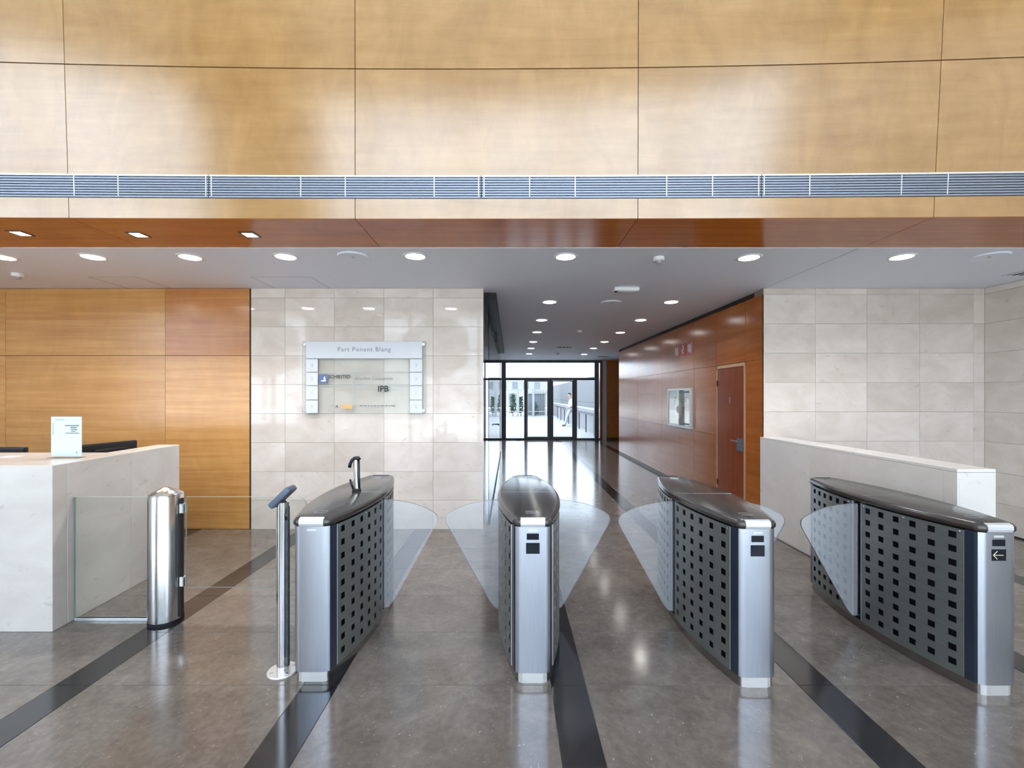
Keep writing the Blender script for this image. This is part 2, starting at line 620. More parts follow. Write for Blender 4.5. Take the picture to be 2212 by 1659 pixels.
def curved_panel(name, xa, xb, za, zb, mat, parent, off=0.0, th=0.018, nx=6, nz=3):
    bm = bmesh.new()
    fr, bk = [], []
    for j in range(nz + 1):
        z = za + (zb - za) * j / nz
        fr.append([bm.verts.new((xa + (xb - xa) * i / nx, fy(xa + (xb - xa) * i / nx, z) - off, z)) for i in range(nx + 1)])
        bk.append([bm.verts.new((xa + (xb - xa) * i / nx, fy(xa + (xb - xa) * i / nx, z) - off + th, z)) for i in range(nx + 1)])
    for j in range(nz):
        for i in range(nx):
            bm.faces.new((fr[j][i], fr[j][i + 1], fr[j + 1][i + 1], fr[j + 1][i]))
            bm.faces.new((bk[j][i], bk[j + 1][i], bk[j + 1][i + 1], bk[j][i + 1]))
    for i in range(nx):
        bm.faces.new((fr[0][i], bk[0][i], bk[0][i + 1], fr[0][i + 1]))
        bm.faces.new((fr[nz][i], fr[nz][i + 1], bk[nz][i + 1], bk[nz][i]))
    for j in range(nz):
        bm.faces.new((fr[j][0], fr[j + 1][0], bk[j + 1][0], bk[j][0]))
        bm.faces.new((fr[j][nx], bk[j][nx], bk[j + 1][nx], fr[j + 1][nx]))
    return obj(name, bm, mat, parent, smooth=40)


wf = curved_panel('wall_fascia', -12.2, 5.69, 2.90, 8.8, M['dark_joint'], None, off=-0.02, th=0.1, nx=40, nz=14)
struct(wf, 'curved upper wall of pale maple veneer panels above the lobby opening', 'wall')
PX = [-11.44, -9.38, -7.32, -5.26, -3.20, -1.13, 0.93, 3.06, 5.10, 5.68]
G = 0.0025
for (za, zb) in ((2.892, 3.036), (3.207, 3.978), (3.986, 5.05), (5.055, 6.9), (6.905, 8.79)):
    for a, b in zip(PX, PX[1:]):
        curved_panel('wood_panel', a + G, b - G, za, zb, M['maple'], wf, nx=8, nz=2 if zb - za < 0.3 else 4)

# linear air grille set in the fascia: sections 2 m long
GX = [-8.0, -6.05, -4.12, -2.19, -0.21, 1.82, 3.82, 5.66]
for s, (a, b) in enumerate(zip(GX, GX[1:])):
    if b < -6.0:
        continue
    lab = ['', 'aluminium linear air grille section at the far left end of the curved fascia',
           'aluminium linear air grille section above the reception desk side of the fascia',
           'aluminium linear air grille section above the first speed gate and wall sign',
           'aluminium linear air grille section above the middle speed gates, right of fascia centre',
           'aluminium linear air grille section above the corridor and the third speed gate',
           'aluminium linear air grille section at the right end of the fascia, over the stone wall'][s]
    g = empty('air_grille', ((a + b) / 2, fy((a + b) / 2, 3.12), 3.04))
    tag(g, lab, 'grille', 'linear air grille sections')
    ox, oy, oz = g.location

    def strip(name, xa, xb, za, zb, off, th, mat, nx=8):
        o = curved_panel(name, xa, xb, za, zb, mat, g, off, th, nx, 1)
        o.data.transform(Matrix.Translation((-ox, -oy, -oz)))
        return o
    strip('backing', a + 0.003, b - 0.003, 3.041, 3.202, -0.016, 0.003, M['alu'])
    strip('rail', a + 0.003, b - 0.003, 3.04, 3.0515, 0.006, 0.02, M['alu'])
    strip('rail', a + 0.003, b - 0.003, 3.1925, 3.204, 0.006, 0.02, M['alu_div'])
    for k in range(7):
        z = 3.0605 + k * 0.0188
        strip('slat', a + 0.003, b - 0.003, z, z + 0.0115, 0.003, 0.016, M['alu'])
    nd = 6
    for k in range(nd + 1):
        xd = a + 0.02 + (b - a - 0.04) * k / nd
        if k in (0, nd) or (k + s) % 3 != 1:
            strip('divider', xd - 0.003, xd + 0.003, 3.0515, 3.1925, 0.0045, 0.006, M['alu_div'], 1)

# wood soffit between fascia and ceiling
so = struct(box('trim_1', -12.2, 5.69, 3.25, 3.868, CEIL + 0.012, CEIL + 0.03, M['dark_joint']), 'dark cherry veneer soffit strip under the curved fascia', 'soffit')
for a, b in zip(PX, PX[1:]):
    xs = [a + G + (b - a - 2 * G) * k / 6 for k in range(7)]
    obj('wood_panel', prism_bm([(x, fy(x, 2.89) + 0.002) for x in xs] + [(xs[-1], 3.865), (xs[0], 3.865)], CEIL, CEIL + 0.014), M['soffit'], so)
box('ceiling_edge', -12.2, 5.69, 3.866, 3.882, CEIL - 0.004, CEIL + 0.02, M['white'], ce)

# ------------------------------------------------------------------ BACK WALL of the lobby
wb = struct(box('wall_back', -12.2, -0.33, DB + 0.02, DB + 0.22, 0, CEIL - 0.001, M['dark_joint']), 'lobby back wall: veneer panels behind the desk, then polished cream stone', 'wall')
WX = -3.12
box('stone_backing', WX + 0.012, -0.33, DB + 0.010, DB + 0.021, 0.0, CEIL - 0.002, M['joint'], wb)
RZ = [0.0] + [0.3467 * k for k in range(1, 9)] + [CEIL - 0.002]
CX = [WX + 0.012, -2.70, -2.11, -1.515, -0.925, -0.325]


def tile_wall(parent, cxs, rzs, y, mat, axis='x', j=0.0012, th=0.014, name='stone_tile'):
    cache = {}
    for a, b in zip(cxs, cxs[1:]):
        for c, d in zip(rzs, rzs[1:]):
            key = (round(b - a, 3), round(d - c, 3))
            if key not in cache:
                w, h = b - a, d - c
                if axis == 'x':
                    bm = box_bm(j, w - j, 0, th, j, h - j, 0.0006)
                else:
                    bm = box_bm(0, th, j, w - j, j, h - j, 0.0006)
                cache[key] = obj_mesh(bm, mat, name)
            dy = random.uniform(-0.0004, 0.0004)
            loc = (a, y + dy, c) if axis == 'x' else (y + dy, a, c)
            link(name, cache[key], mat, parent, loc)


tile_wall(wb, CX, RZ, DB, M['marble'])
# veneer panels left of the stone
VX = [-11.5, -9.3, -7.2, -6.05, -4.136, WX - 0.004]
for k, (a, b) in enumerate(zip(VX, VX[1:])):
    for (c, d) in ((0.004, 2.078), (2.084, CEIL - 0.006)):
        box('wood_panel', a + 0.002, b - 0.002, DB, DB + 0.02, c, d, M['anigre_red'] if (k == 4 and c > 2) else M['anigre'], wb)
box('corner_trim', WX - 0.003, WX + 0.011, DB - 0.004, DB + 0.02, 0.0, CEIL - 0.004, M['dark_joint'], wb)
# return of the stone wall into the corridor
box('wall_return', -0.33, -0.322, DB, DB + 0.22, 0, CEIL - 0.001, M['marble'], wb)

wb2 = struct(box('wall_back_right', 3.05, 5.85, DB + 0.012, DB + 0.22, 0, CEIL - 0.001, M['joint']), 'cream stone wall right of the corridor mouth', 'wall')
CX2 = [3.05, 3.662, 4.279, 4.911, 5.558, 5.69]
tile_wall(wb2, CX2, [0.0] + [0.352 * k for k in range(1, 9)] + [CEIL - 0.002], DB, M['marble'])
box('corner_bead', 3.04, 3.052, DB - 0.002, DB + 0.02, 0, CEIL - 0.002, M['marble_pale'], wb2)

wr = struct(box('wall_right', 5.704, 5.9, -3.7, DB + 0.012, 0, CEIL - 0.001, M['joint']), 'cream stone side wall at the right of the lobby', 'wall')
tile_wall(wr, [DB - 0.63 * k for k in range(6, -1, -1)], [0.0] + [0.352 * k for k in range(1, 9)] + [CEIL - 0.002], 5.69, M['marble_pale'], axis='y')
box('wall_surface', 5.69, 5.704, -3.7, DB - 0.63 * 6, 0.0, CEIL - 0.002, M['marble_pale'], wr)
box('wall_upper', 5.69, 5.9, -3.7, 3.9, CEIL, 8.8, M['maple'], wr)
bb = struct(box('baseboard_right', 5.678, 5.69, -3.7, DB - 0.001, 0.0, 0.018, M['dark_joint']), 'thin dark strip at the foot of the right stone wall', 'baseboard')

wl = struct(box('wall_left', -12.3, -12.1, -3.7, DB + 0.2, 0, 8.8, M['paint']), 'pale side wall far to the left of the reception', 'wall')
rf = struct(box('ceiling_atrium', -12.3, 5.9, -3.8, 3.4, 8.8, 8.95, M['roof']), 'high white ceiling of the entrance atrium', 'ceiling')

# low stone wall right of the last gate
lw = struct(box('wall_low', 3.012, 3.243, 2.995, DB - 0.002, 0.0, 1.085, M['joint']), 'low cream stone wall beside the last speed gate', 'wall')
for a, b in ((2.98, 3.08), (3.082, 3.93), (3.932, 4.45), (4.452, DB - 0.001)):
    box('stone_slab', 2.998, 3.012, a, b, 0.0, 1.085, M['parapet'], lw, 0.001)
    box('coping_slab', 2.998, 3.257, a, b, 1.087, 1.108, M['parapet'], lw, 0.001)
box('stone_slab', 3.013, 3.257, 2.98, 2.994, 0.0, 1.085, M['parapet'], lw, 0.001)
box('stone_slab', 3.2435, 3.257, 2.996, DB - 0.001, 0.0, 1.085, M['parapet'], lw, 0.001)

# ------------------------------------------------------------------ CORRIDOR right wall
wc = struct(box('wall_corridor', 3.06, 3.26, DB + 0.23, 12.4, 0, CEIL - 0.001, M['dark_joint']), 'glossy cherry veneer wall along the right of the corridor', 'wall')
HZ = [0.055, 1.02, 2.042, 2.825]
HY = [DB + 0.001, 5.742, 6.542, 7.34, 8.92, 10.57, 12.4]
for k, (a, b) in enumerate(zip(HY, HY[1:])):
    for c, d in zip(HZ, HZ[1:]):
        if k == 1 and d < 2.1:
            continue
        if k == 0 and d < 2.1:
            if c > 1.0:
                continue
            d = 2.042
        box('wood_panel', 3.04, 3.058, a + 0.002, b - 0.002, c + 0.002, d - 0.002, M['cherry'], wc)
box('wall_end_cap', 3.04, 3.26, 12.4, 12.42, 0.0, CEIL - 0.001, M['cherry'], wc)
bc = struct(box('baseboard_corridor', 3.036, 3.058, 6.56, 12.4, 0.0, 0.052, M['skirt']), 'thin steel skirting under the cherry corridor wall', 'baseboard')

d1 = struct(empty('door_1', (3.04, 6.142, 0.0)), 'red brown veneer door with a lever handle in the corridor wall', 'door')
box('door_leaf', -0.004, 0.016, -0.365, 0.365, 0.012, 1.985, M['door'], d1, 0.002)
box('door_frame', -0.008, 0.017, -0.398, -0.369, 0.0, 2.03, M['door_trim'], d1, 0.001)
box('door_frame', -0.006, 0.017, 0.369, 0.392, 0.0, 2.03, M['door_trim'], d1, 0.001)
box('door_frame', -0.006, 0.017, -0.398, 0.392, 1.99, 2.035, M['door_trim'], d1, 0.001)
hp = box('handle_plate', -0.012, -0.004, -0.345, -0.20, 0.87, 1.04, M['slate'], d1, 0.002)
obj('lever_handle', tube_bm([(-0.012, -0.29, 1.0), (-0.055, -0.29, 1.0), (-0.06, -0.27, 1.0), (-0.06, -0.15, 1.0)], 0.011), M['chrome'], hp)
for z in (1.78, 0.35):
    obj('hinge', lathe_bm([(0.009, z - 0.04), (0.009, z + 0.04)], 10, (-0.008, 0.36)), M['beam'], d1)
# small figure mark on the door
bm = bmesh.new()
box_bm(-0.0055, -0.004, -0.02, 0.02, 1.50, 1.58, bm=bm)
obj('door_mark', bm, M['ink_grey'], d1)

# signs above the fire cabinet
for i, (y, mat, lab) in enumerate(((8.10, 'frost', 'white edged fire sign, farthest of the three above the fire cabinet'),
                                   (7.80, 'red', 'red fire alarm sign, middle of the three above the fire cabinet'),
                                   (7.52, 'frost', 'white edged sign with dark symbol, nearest the door of the three above the cabinet'))):
    s_ = empty('safety_sign', (3.04, y, 2.30))
    tag(s_, lab, 'sign', 'safety signs on the cherry wall')
    box('sign_plate', -0.006, 0.0, -0.105, 0.105, 0.0, 0.21, M['red'], s_)
    if i == 1:
        obj('symbol', tube_bm([(-0.007, -0.02, 0.04), (-0.007, 0.03, 0.09), (-0.007, -0.03, 0.12), (-0.007, 0.0, 0.18)], 0.012, 6), M['white'], s_)
    else:
        box('symbol', -0.008, -0.006, -0.05, 0.0, 0.03, 0.17, M['white'], s_)
        box('symbol_arrow', -0.008, -0.006, 0.03, 0.06, 0.05, 0.18, M['white'], s_)
        box('sign_edge', -0.0075, -0.006, -0.105, -0.092, 0.0, 0.21, M['white'], s_)

# fire hose cabinet
fc = empty('fire_cabinet', (3.04, 7.925, 1.045))
tag(fc, 'grey wall cabinet with glass front holding a hose reel and red extinguisher', 'cabinet')
hw = 0.53
box('back_box', -0.02, -0.004, -hw + 0.03, hw - 0.03, 0.03, 0.655, M['cab_grey'], fc)
for q in ((-hw, hw, 0.0, 0.035), (-hw, hw, 0.65, 0.685), (-hw, -hw + 0.035, 0.035, 0.65), (hw - 0.035, hw, 0.035, 0.65)):
    box('frame_rail', -0.045, 0.0, q[0], q[1], q[2], q[3], M['alu_div'], fc, 0.002)
reel = lathe_bm([(0.0, 0.0), (0.17, 0.0), (0.17, 0.006), (0.06, 0.006), (0.06, 0.012), (0.0, 0.012)], 28)
bmesh.ops.rotate(reel, verts=reel.verts, matrix=Matrix.Rotation(-math.pi / 2, 3, 'Y'))
bmesh.ops.translate(reel, verts=reel.verts, vec=(-0.022, 0.05, 0.31))
obj('hose_reel', reel, M['white'], fc)
ex = box('extinguisher_compartment', -0.027, -0.02, -0.44, -0.16, 0.19, 0.36, M['dark_red'], fc)
box('extinguisher_top', -0.027, -0.02, -0.44, -0.33, 0.36, 0.52, M['dark_red'], fc)
box('dark_bracket', -0.024, -0.02, -0.36, -0.22, 0.44, 0.54, M['black'], fc)
box('hose_shadow', -0.03, -0.022, 0.16, 0.24, 0.40, 0.54, M['mullion'], fc)  # dark plate painted in as the shadow of the hose
box('label_strip', -0.0415, -0.038, -0.48, -0.28, 0.605, 0.632, M['black'], fc)
box('label_strip', -0.0415, -0.038, -0.48, -0.10, 0.06, 0.085, M['black'], fc)
box('glass_pane', -0.038, -0.034, -hw + 0.035, hw - 0.035, 0.035, 0.65, M['cab_glass'], fc)

# ------------------------------------------------------------------ CORRIDOR left: glass wall
gw = struct(empty('wall_glass', (-0.27, 5.56, 0.0)), 'frameless glass wall along the left of the corridor', 'wall')
GL = [0.0, 2.84, 5.0, 7.04]
for k, (a, b) in enumerate(zip(GL, GL[1:])):
    box('glass_pane', -0.006, 0.006, a + 0.004, b - 0.004, 0.02, 2.815, M['pane'], gw)
box('floor_channel', -0.016, 0.016, 0.0, 7.04, 0.0, 0.02, M['beam'], gw)
box('head_channel', -0.075, 0.095, 0.0, 7.04, 2.80, CEIL - 0.0005, M['beam'], gw)
hb = bmesh.new()
tube_bm([(0.006, 2.72, 1.07), (0.06, 2.72, 1.07), (0.06, 2.50, 1.07)], 0.012, 8, hb)
obj('door_handle', hb, M['beam'], gw)
box('lock_patch', -0.014, 0.014, 2.80, 2.88, 2.6, 2.815, M['beam'], gw)

wl2 = struct(box('wall_side_room', -3.4, -3.2, DB + 0.23, 16.3, 0, CEIL - 0.001, M['cherry']), 'cherry wall of the room behind the corridor glass', 'wall')
wr2 = struct(box('wall_hall_right', 6.2, 6.4, 12.2, 16.3, 0, CEIL - 0.001, M['paint']), 'pale wall closing the hall at the right', 'wall')
wr3 = struct(box('wall_hall_return', 3.27, 6.2, 12.2, 12.4, 0, CEIL - 0.001, M['paint']), 'return wall behind the cherry corridor wall', 'wall')

# ------------------------------------------------------------------ END GLAZING with two doors
DE = 16.2
wn = struct(empty('window_2', (0, DE, 0)), 'dark framed glazed end wall with entrance doors to the yard', 'window')


def fx(x):
    return (x - 1102.0) * DE / F


def bar(name, x0, x1, z0, z1, y0=-0.05, y1=0.05):
    return box(name, x0, x1, y0, y1, z0, z1, M['mullion'], wn, 0.004)


TR = 2.17
bar('sill_rail', fx(1038), 3.26, 0.0, 0.06)
bar('head_rail', fx(1038), 3.26, 2.80, CEIL - 0.001)
for xa, xb in ((fx(1038), fx(1049)), (fx(1083), fx(1093)), (fx(1284), fx(1293))):
    bar('mullion', xa, xb, 0.06, 2.80, -0.07, 0.07)
bar('transom', fx(1049), fx(1083), TR, TR + 0.07)
bar('transom', fx(1093), fx(1284), TR, TR + 0.09)
bar('door_post', fx(1132.3), fx(1137.8), 0.06, TR)
bar('door_post', fx(1184.5), fx(1193), 0.06, TR)
bar('door_post', fx(1238), fx(1246), 0.06, TR)
wel = struct(box('wall_end_left', -3.2, fx(1038) - 0.002, DE - 0.06, DE + 0.1, 0.0, CEIL - 0.001, M['cherry']), 'cherry veneer end wall behind the corridor glass, left of the glazing', 'wall')
for a, b in ((fx(1049), fx(1083)),):
    box('pane', a, b, -0.006, 0.006, 0.06, TR, M['pane'], wn)
    box('pane', a, b, -0.006, 0.006, TR + 0.07, 2.80, M['pane'], wn)
box('pane', fx(1093), fx(1284), -0.006, 0.006, TR + 0.09, 2.80, M['pane'], wn)
box('pane', fx(1093), fx(1132.3), -0.006, 0.006, 0.06, TR, M['pane'], wn)
box('pane', fx(1246), fx(1284), -0.006, 0.006, 0.06, TR, M['pane'], wn)
for n, (a, b, lab) in enumerate(((fx(1137.8), fx(1184.5), 'left leaf of the dark framed glass doors at the corridor end'),
                                 (fx(1193), fx(1238), 'right leaf of the glass doors, with the person seen through it'))):
    dd = struct(empty('door_%d' % (n + 2), ((a + b) / 2, DE, 0.0)), lab, 'door')
    h = (b - a) / 2 - 0.004
    for q in ((-h, h, 0.064, 0.11), (-h, h, TR - 0.05, TR - 0.004), (-h, -h + 0.03, 0.11, TR - 0.05), (h - 0.03, h, 0.11, TR - 0.05)):
        box('door_rail', q[0], q[1], -0.03, 0.03, q[2], q[3], M['mullion'], dd, 0.003)
    box('pane', -h + 0.03, h - 0.03, -0.005, 0.005, 0.11, TR - 0.05, M['pane'], dd)
we = struct(box('wall_end', 3.50, 6.2, DE - 0.06, DE + 0.1, 0.0, CEIL - 0.001, M['cherry']), 'cherry veneer end wall at the right of the glazed doors', 'wall')
box('baseboard', 3.5, 6.2, DE - 0.075, DE - 0.06, 0.0, 0.08, M['dark_joint'], we)
pl = struct(box('pillar', 3.36, 3.498, DE - 0.08, DE + 0.1, 0.0, CEIL - 0.001, M['concrete']), 'slim grey concrete pillar between the glazing and the cherry wall', 'pillar')
t2 = struct(box('trim_2', 3.262, 3.358, DE - 0.05, DE + 0.1, 0.0, CEIL - 0.001, M['door']), 'dark red brown trim strip beside the glazing', 'trim')

# ------------------------------------------------------------------ FRONT FACADE (behind the camera)
wfr = struct(empty('window_1', (0, -3.6, 0)), 'tall glazed entrance front with dark mullions', 'window')
for x in [-12.0 + 2.2 * k for k in range(9)]:
    box('mullion', x - 0.04, x + 0.04, -0.08, 0.08, 0.0, 8.3, M['mullion'], wfr)
for z in (0.0, 3.0, 5.7, 8.2):
    box('transom', -12.1, 5.69, -0.06, 0.06, z, z + 0.08, M['mullion'], wfr)
for k in range(8):
    for (c, d) in ((0.08, 3.0), (3.08, 5.7), (5.78, 8.2)):
        box('pane', -12.0 + 2.2 * k + 0.04, -12.0 + 2.2 * (k + 1) - 0.04, -0.006, 0.006, c, d, M['pane'], wfr)
wff = struct(box('wall_front', -12.2, 5.9, -3.75, -3.5, 8.28, 8.8, M['paint']), 'pale lintel over the entrance glazing', 'wall')
pf = struct(box('pillar_front', -6.3, -4.0, -3.45, -3.0, 0.0, 8.8, M['anigre']), 'broad veneer clad pier inside the entrance front', 'pillar')

# ------------------------------------------------------------------ lights and small things on the ceiling
lobby = [(5, 555), (201, 554.5), (411, 555), (617, 554), (897, 553), (1222, 554), (1618, 556), (1948, 554.5)]
hall_l = [(1187, 652), (1170, 691), (1160, 717), (1152, 738), (1147, 752), (1143, 764)]
hall_r = [(1450, 652), (1384, 691), (1340, 718), (1306, 738), (1282, 752), (1262, 765)]


def lamp(name, w, col, parent, size, r=0.05, z=-0.02):
    l = bpy.data.lights.new(name, 'SPOT')
    l.energy = w
    l.color = col
    l.spot_size = math.radians(size)
    l.spot_blend = 0.6
    l.shadow_soft_size = r
    o = bpy.data.objects.new(name, l)
    COL.objects.link(o)
    o.parent = parent
    o.location = (0, 0, z)
    return o


dl = empty('downlight', (0, 0, CEIL))
obj('trim_ring', lathe_bm([(0.078, 0.004), (0.078, -0.006), (0.10, -0.008), (0.112, -0.004), (0.114, 0.0), (0.114, 0.004)], 36, caps=False), M['white'], dl, smooth=50)
obj('diffuser', lathe_bm([(0.0, -0.013), (0.07, -0.012), (0.088, -0.007), (0.09, 0.0)], 36, caps=False), M['lens'], dl)
names_l = ['at the far left edge of the photo', 'second from the left over the reception', 'third from the left, over the reception desk end',
           'fourth from the left, above the stone wall corner', 'over the wall sign, right of the round speaker',
           'over the corridor mouth', 'over the third speed gate, near the corridor wall', 'over the right stone wall']
first = True
for (x, y), nm in zip(lobby, names_l):
    X, Y = ceil_pt(x, y)
    o = dl if first else dup(dl, (X, Y, CEIL))
    o.location = (X, Y, CEIL)
    first = False
    tag(o, 'round lit downlight in the lobby row, ' + nm, 'light', 'downlights in the lobby ceiling')
    lamp('downlight_lamp', LOBBY_LAMP, (1.0, 0.96, 0.92), o, 130)
order = ['nearest', 'second', 'third', 'fourth', 'fifth', 'farthest']
for side, lst in (('left', hall_l), ('right', hall_r)):
    for (x, y), nm in zip(lst, order):
        X, Y = ceil_pt(x, y)
        o = dup(dl, (X, Y, CEIL))
        for c in list(o.children):
            if c.type == 'LIGHT':
                bpy.data.objects.remove(c)
        tag(o, '%s round downlight in the %s row of the corridor ceiling' % (nm, side), 'light', 'downlights in the corridor ceiling')
        lamp('downlight_lamp', HALL_LAMP, (1.0, 0.96, 0.92), o, 130)

sp = None
for (x, y), nm in zip(((44, 504), (299, 507), (540, 507)), ('leftmost of three', 'middle one of three', 'rightmost of three')):
    X, Y = ceil_pt(x, y)
    if sp is None:
        sp = empty('soffit_spot', (X, Y, CEIL))
        bm = bmesh.new()
        for q in ((-0.06, 0.06, -0.06, -0.045), (-0.06, 0.06, 0.045, 0.06), (-0.06, -0.045, -0.045, 0.045), (0.045, 0.06, -0.045, 0.045)):
            box_bm(q[0], q[1], q[2], q[3], -0.005, 0.002, bm=bm)
        obj('square_frame', bm, M['lid_edge'], sp)
        box('diffuser', -0.045, 0.045, -0.045, 0.045, -0.003, 0.0, M['warm_lens'], sp)
        o = sp
    else:
        o = dup(sp, (X, Y, CEIL))
        for c in list(o.children):
            if c.type == 'LIGHT':
                bpy.data.objects.remove(c)
    tag(o, 'small square warm spotlight in the wood soffit, ' + nm, 'light', 'square spotlights in the soffit')
    lamp('spot_lamp', SPOT_LAMP, (1.0, 0.85, 0.62), o, 100, 0.03)


def disc(name, x, y, r, label, cat):
    X, Y = ceil_pt(x, y)
    e = tag(empty(name, (X, Y, CEIL)), label, cat)
    obj('rim', lathe_bm([(r * 0.86, -0.012), (r * 0.94, -0.014), (r, -0.006), (r, 0.0)], 40, caps=False), M['ceiling'], e, smooth=50)
    obj('grille_disc', lathe_bm([(0.0, -0.010), (r * 0.5, -0.010), (r * 0.86, -0.012)], 40, caps=False), M['ceiling'], e, smooth=True)
    obj('centre_screw', lathe_bm([(0.0, -0.016), (0.012, -0.015), (0.014, -0.010)], 12, caps=False), M['grey_plastic'], e)


disc('ceiling_speaker', 763, 553, 0.14, 'round ceiling speaker left of the downlight over the wall sign', 'speaker')
disc('ceiling_speaker', 2137, 553, 0.14, 'round ceiling speaker over the right stone wall corner', 'speaker')
disc('ceiling_speaker', 1320, 653, 0.14, 'round ceiling speaker inside the corridor mouth', 'speaker')

X, Y = ceil_pt(1352, 622)
e = tag(empty('emergency_light', (X, Y, CEIL)), 'white oblong emergency light on the ceiling at the corridor mouth', 'light')
box('housing', -0.15, 0.15, -0.06, 0.06, -0.045, 0.0, M['white'], e, 0.012, 2)
box('diffuser', -0.10, 0.135, -0.045, 0.045, -0.05, -0.045, M['frost'], e, 0.004)
obj('status_lamp', lathe_bm([(0.0, -0.06), (0.018, -0.056), (0.02, -0.045)], 12, (-0.125, -0.02), caps=False), M['beam'], e)


def sensor(x, y, label, s=1.0):
    X, Y = ceil_pt(x, y)
    e = tag(empty('motion_sensor', (X, Y, CEIL)), label, 'sensor', 'small white sensors on the ceiling')
    obj('housing', lathe_bm([(0.05 * s, 0.0), (0.052 * s, -0.025 * s), (0.045 * s, -0.035 * s), (0.0, -0.035 * s)], 24, caps=False), M['white'], e, smooth=50)
    obj('sensor_eye', lathe_bm([(0.03 * s, -0.035 * s), (0.026 * s, -0.052 * s), (0.012 * s, -0.06 * s), (0.0, -0.061 * s)], 20, caps=False), M['grey_plastic'], e, smooth=50)


sensor(1423, 556, 'white ceiling sensor between the corridor mouth and third gate downlights')
sensor(38, 591, 'white ceiling sensor over the reception near the left edge')
sensor(1252, 714, 'white ceiling sensor halfway down the corridor ceiling')
sensor(1205, 762, 'dark eyed ceiling sensor close to the glazed end wall')


def slot_vent(x0, x1, y0, y1, label, n=4):
    e = tag(empty('ceiling_vent', ((x0 + x1) / 2, (y0 + y1) / 2, CEIL)), label, 'vent')
    w, h = (x1 - x0) / 2, (y1 - y0) / 2
    box('backing', -w, w, -h, h, -0.002, 0.0, M['inner'], e)
    for q in ((-w, w, -h, -h + 0.02), (-w, w, h - 0.02, h), (-w, -w + 0.02, -h + 0.02, h - 0.02), (w - 0.02, w, -h + 0.02, h - 0.02)):
        box('frame_bar', q[0], q[1], q[2], q[3], -0.006, -0.002, M['ceiling'], e)
    for k in range(n):
        x = -w + 0.02 + (2 * w - 0.04) * (k + 0.5) / n
        box('slat', x - 0.008, x + 0.008, -h + 0.02, h - 0.02, -0.005, -0.002, M['ceiling'], e)


slot_vent(5.28, 5.62, 4.2, 4.78, 'slotted air vent in the ceiling corner by the right stone wall')
X, Y = ceil_pt(1218, 750)
slot_vent(X - 0.22, X + 0.22, Y - 0.2, Y + 0.2, 'dark slotted air vent near the far end of the corridor ceiling')
X, Y = ceil_pt(1303, 770)
slot_vent(X - 0.2, X + 0.2, Y - 0.2, Y + 0.2, 'dark slotted air vent by the cherry wall end, close to the glazing')

# ------------------------------------------------------------------ WALL SIGN
sg = empty('directory_sign', (-1.735, DB - 0.045, 1.39))
tag(sg, 'frosted glass tenant directory sign on the cream stone wall', 'sign')
SWD, SHT = 0.735, 0.86
box('glass_board', -SWD, SWD, -0.004, 0.004, 0.0, SHT, M['sign_glass'], sg)
box('header_film', -SWD + 0.045, SWD - 0.045, -0.0065, -0.004, SHT - 0.205, SHT - 0.005, M['frost'], sg)
for x in (-SWD + 0.03, SWD - 0.03):
    for z in (0.035, SHT - 0.04):
        bm = lathe_bm([(0.0, 0.0), (0.016, 0.0), (0.016, 0.055), (0.0, 0.055)], 16)
        bmesh.ops.rotate(bm, verts=bm.verts, matrix=Matrix.Rotation(-math.pi / 2, 3, 'X'))
        bmesh.ops.translate(bm, verts=bm.verts, vec=(x, -0.01, z))
        obj('standoff', bm, M['steel'], sg)
rows = [(0.495, 0.645), (0.335, 0.485), (0.165, 0.325), (0.005, 0.155)]
for side in (-1, 1):
    xa, xb = (-SWD + 0.045, -SWD + 0.185) if side < 0 else (SWD - 0.19, SWD - 0.045)
    for (c, d), dg in zip(rows, '3210'):
        f_ = box('floor_tab', xa, xb, -0.0075, -0.004, c, d, M['frost'], sg)
        text_obj('floor_number', dg, 0.06, M['ink_soft'], f_, ((xa + xb) / 2, -0.008, (c + d) / 2), align='CENTER')
ix0, ix1 = -SWD + 0.195, SWD - 0.2
for z in (0.49, 0.33):
    box('divider', ix0, ix1, -0.006, -0.004, z - 0.004, z + 0.004, M['ink_soft'], sg)
box('divider', -0.125, -0.118, -0.006, -0.004, 0.01, 0.485, M['ink_soft'], sg)
text_obj('header_text', 'Part Ponent Blang', 0.075, M['ink_grey'], sg, (0.0, -0.0072, SHT - 0.10), align='CENTER', space=1.15)
lg = box('logo_square', ix0 + 0.005, ix0 + 0.105, -0.0062, -0.004, 0.36, 0.465, M['ink_blue'], sg)
bm = bmesh.new()
for q in (((0.03, 0.03), (0.085, 0.03), (0.085, 0.045), (0.03, 0.045)), ((0.06, 0.045), (0.085, 0.045), (0.075, 0.09), (0.06, 0.08))):
    v = [bm.verts.new((ix0 + a, -0.0066, 0.35 + b)) for a, b in q]
    bm.faces.new(v)
obj('logo_mark', bm, M['white'], lg)
text_obj('tenant_name', 'SCHIBSTED', 0.062, M['ink_black'], sg, (ix0 + 0.115, -0.0066, 0.435), bold=0.0008, sx=0.85)
text_obj('tenant_name', 'Ecuadem Consultores', 0.05, M['ink_grey'], sg, (-0.105, -0.0066, 0.415), shear=0.25, sx=1.0)
text_obj('tenant_name', 'IPB', 0.10, M['ink_black'], sg, (0.16, -0.0066, 0.29), bold=0.002)
text_obj('tenant_mark', 'n', 0.06, M['ink_black'], sg, (ix0 + 0.20, -0.0066, 0.085), bold=0.001)
box('orange_mark', ix0 + 0.28, ix0 + 0.40, -0.0062, -0.004, 0.055, 0.105, M['ink_orange'], sg, 0.0)
bm = bmesh.new()
x = -0.05
while x < 0.36:
    w = random.uniform(0.02, 0.05)
    box_bm(x, x + w, -0.0062, -0.004, 0.085, 0.097, bm=bm)
    x += w + 0.012
obj('small_print', bm, M['ink_grey'], sg)

